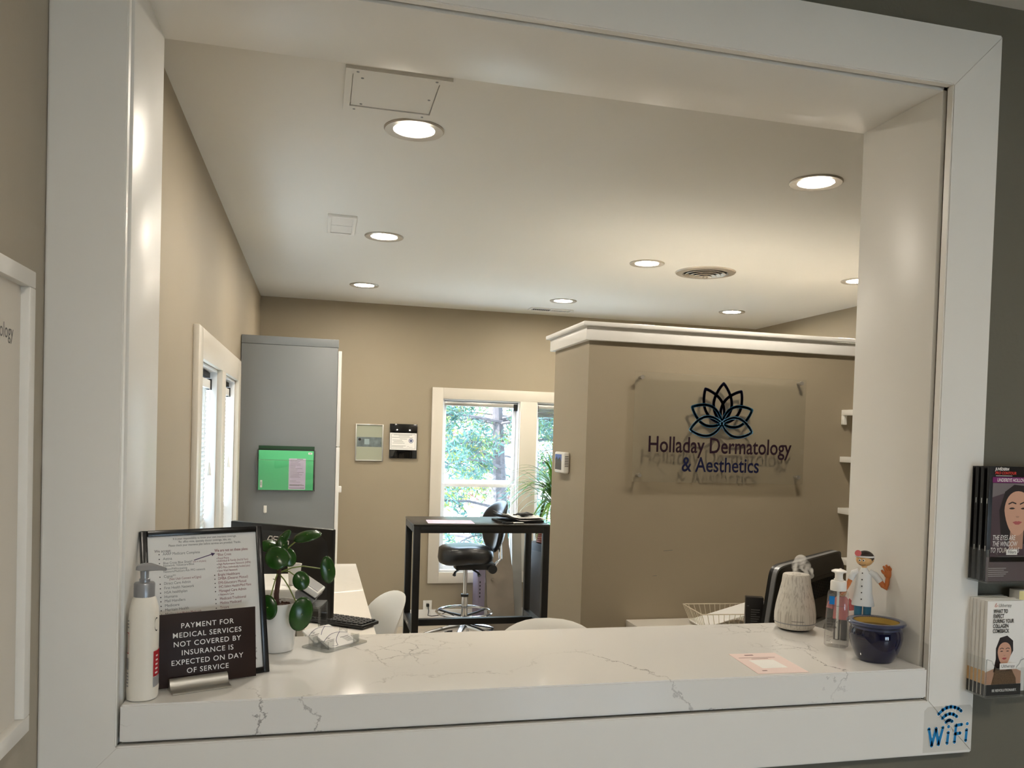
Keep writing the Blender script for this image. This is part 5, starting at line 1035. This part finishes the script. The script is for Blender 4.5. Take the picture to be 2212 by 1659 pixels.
# lower: white leaflets
X0, X1, Z0 = 1.857, 1.958, 1.016
brochure_holder('clear wall holder with white treatment leaflets below the black booklets', X0, X1, Z0, 0.088, YF, 0.066)
for k in range(6):
    ya = YF + 0.004 + 0.0118 * k
    t = thing('leaflet', f'white folded treatment leaflet in lower holder, {["front one showing portrait", "second from the front", "third from the front", "fourth from the front", "fifth from the front", "rearmost"][k]}', 'leaflet', (0, 0, Z0 + 0.0005), group='leaflets in the lower holder')
    G().box(X0, X1, ya, ya + 0.0085, 0, 0.221 + 0.0008 * (k % 3), 0.0008).obj('pages', paper, t)
    Print(frame((X0, ya + 0.0085, 0), (0, -1, 0), (0, 0, 1)), 0.0003).rect(0, 0.0085, 0, 0.027).obj('black_edge', ink, t); Print(frame((X0, ya + 0.0085, 0), (0, -1, 0), (0, 0, 1)), 0.0003).rect(0, 0.0085, 0.027, 0.058).obj('skin_edge', skin, t)
    if k: continue
    M_ = frame((X0, ya, 0), (1, 0, 0), (0, 0, 1)); wd = X1 - X0
    p = Print(M_, 0.0003).poly([(0.0, 0.026), (0.0, 0.055), (0.035, 0.066), (0.075, 0.066), (wd, 0.055), (wd, 0.026)]).obj('printed_shoulders', mat('leaflet_skin', srgb(188, 146, 122), 0.5), t)
    Print(M_, 0.0011).poly([(0.018, 0.026), (0.028, 0.064), (0.040, 0.058), (0.056, 0.058), (0.070, 0.066), (0.086, 0.04), (0.088, 0.026)]).obj('sequin_top', mat('leaflet_sequin', srgb(104, 78, 54), 0.4, var=0.6, vscale=400), t)
    woman(M_, 0.052, 0.101, 0.031, [(-0.95, -1.5), (-0.75, -0.5), (-0.78, 0.3), (-0.45, 1.1), (0.2, 1.25), (0.75, 0.85), (0.8, 0.1), (0.4, -0.6), (-0.2, -1.3)], srgb(206, 158, 134), srgb(168, 62, 66), t)
    Print(M_, 0.0014).rect(0, wd, 0, 0.026).obj('black_band', ink, t)
    p = Print(M_, 0.0017); p.text('BE REVOLUTIONARY.', 0.020, 0.009, 0.0085, sx=0.85, bold=0.02); p.obj('white_print', whiteink, t)
    p = Print(M_, 0.0014)
    for s_, v in (('WHAT TO', 0.193), ('EXPECT', 0.1815), ('DURING YOUR', 0.170), ('COLLAGEN', 0.1585), ('COMEBACK', 0.147)): p.text(s_, 0.016, v, 0.0128, sx=0.66, bold=0.022)
    p.obj('black_print', ink, t)
    p = Print(M_, 0.0014); p.text('Ultherapy', 0.030, 0.2075, 0.0105, sx=0.85); p.obj('grey_print', greyink, t); p = Print(M_, 0.0014).stroke([(0.018, 0.208), (0.023, 0.217), (0.021, 0.207), (0.026, 0.211), (0.028, 0.208)], 0.0008); p.obj('orange_mark', mat('leaflet_orange', srgb(206, 110, 84), 0.5), t)
t = thing('name_label', 'small white Ultherapy label stuck on the lower brochure holder', 'label', (1.886, -0.0660, Z0 + 0.065))
G().box(0, 0.045, -0.0008, 0, 0, 0.014).obj('label_tape', paper, t); Print(frame((0, -0.0008, 0), (1, 0, 0), (0, 0, 1))).text('Ultherapy', 0.0225, 0.004, 0.0105, 'CENTER', 0.9).obj('label_text', ink, t)
t = thing('leaflet', 'pale yellow topped leaflet at the right edge of the picture', 'leaflet', (1.968, -0.03, Z0))
G().box(0, 0.09, 0, 0.03, 0, 0.24, 0.001).obj('pages', paper, t); Print(frame((0, 0, 0), (1, 0, 0), (0, 0, 1))).rect(0, 0.09, 0.218, 0.239).obj('yellow_strip', mat('leaflet_yellow', srgb(232, 220, 160), 0.5), t)

# ================================================================ OUTSIDE
S('ground', G().box(-40, 60, 6.5, 80, -0.75, -0.5), grass, 'pale sunlit paving outside beyond the windows', 'ground')
S('ground_side', G().box(-40, -1.0, -30, 6.5, -0.75, -0.5), grass, 'pale paving beside the building on the left', 'ground')
S('ground_front', G().box(-1.0, 60, -40, -6.0, -0.75, -0.5), grass, 'pale paving in front of the waiting room windows', 'ground')
def tree(name, label, loc, seed, lm, h, spread, nleaf, size, droop):
    rnd = random.Random(seed); t = thing(name, label, 'tree', loc, group='trees outside the back window')
    G().tube([(0, 0, 0), (0.05, 0, h * 0.3), (-0.03, 0.05, h * 0.65), (0, 0, h)], [0.11, 0.09, 0.06, 0.02], 8).obj('trunk', barkm, t)
    tips = []; g = G()
    for k in range(34):
        z = h * rnd.uniform(0.10, 0.97); a_ = rnd.uniform(0, 2 * pi); L_ = spread * (1.05 - 0.55 * z / h) * rnd.uniform(0.7, 1.1); d = Vector((cos(a_), sin(a_), 0))
        pts = [Vector((0, 0, z)) + d * L_ * s_ + Vector((rnd.uniform(-0.05, 0.05), rnd.uniform(-0.05, 0.05), L_ * (0.25 * s_ - droop * s_ * s_))) for s_ in (0, 0.25, 0.5, 0.75, 1)]
        g.tube(pts, [0.022, 0.017, 0.013, 0.009, 0.005], 5)
        for j in range(9):
            s_ = rnd.uniform(0.25, 1); i = min(3, int(s_ * 4)); p0 = pts[i].lerp(pts[i + 1], s_ * 4 - i)
            p1 = p0 + Vector((rnd.uniform(-1, 1), rnd.uniform(-1, 1), rnd.uniform(-0.7, 0.6))) * 0.34 * spread / 2; g.tube([p0, p0.lerp(p1, 0.5) + Vector((0, 0, 0.03)), p1], [0.007, 0.005, 0.003], 4); tips.append((p0, p1))
    o = g.obj('branches', barkm, t); V = []; F = []; FM = []
    for k in range(nleaf):
        p0, p1 = rnd.choice(tips); c_ = p0.lerp(p1, rnd.uniform(0.2, 1.1)) + Vector([rnd.gauss(0, 0.05) for _ in range(3)])
        u = Vector([rnd.gauss(0, 1) for _ in range(3)]).normalized(); v = u.orthogonal().normalized(); b = len(V); s_ = size * rnd.uniform(0.6, 1.3)
        V += [c_ - u * s_, c_ + v * s_ * 0.22, c_ + u * s_, c_ - v * s_ * 0.22]; F.append((b, b + 1, b + 2, b + 3)); r_ = rnd.random(); FM.append(0 if r_ < 0.72 else (1 if r_ < 0.88 else 2))
    me = bpy.data.meshes.new('foliage'); me.from_pydata(V, [], F); [me.materials.append(m) for m in lm]; me.polygons.foreach_set('material_index', FM); me.update(); o = link('foliage', me, t); o['kind'] = 'stuff'
tree('conifer_tree', 'blue green conifer close outside the back window, nearest', (2.55, 8.6, -0.5), 1, (needle, gleaf, yleaf), 4.2, 2.0, 16000, 0.05, 0.25)
tree('leafy_tree', 'leafy tree with yellowing leaves outside behind the conifer', (3.6, 11.0, -0.5), 2, (gleaf, yleaf, pleaf), 4.6, 2.3, 14000, 0.055, 0.2)
tree('conifer_tree', 'blue green conifer further outside seen through the right pane', (5.2, 12.5, -0.5), 3, (needle, gleaf, yleaf), 5.0, 2.4, 12000, 0.06, 0.25)
tree('leafy_tree', 'pale tree with reddish leaves far outside the back window', (2.2, 14.0, -0.5), 4, (yleaf, pleaf, gleaf), 5.5, 2.8, 14000, 0.075, 0.2)
t = thing('hanging_ribbon', 'red strip hanging among the branches outside the back window', 'ribbon', (2.62, 7.9, 0.62))
G().bar((0, 0, 0), (0.01, 0, 0.16), 0.05, 0.01, (0, 1, 0)).obj('lower_strip', mat('faded_red', srgb(226, 90, 100), 0.6), t); G().bar((-0.005, 0, 0.2), (0, 0, 0.34), 0.045, 0.01, (0, 1, 0)).obj('upper_strip', MATS['faded_red'], t); G().cyl((0, 0, 0.1), (0, 0, 0.6), 0.003, N=6).obj('string', barkm, t)
bpy.context.view_layer.update()
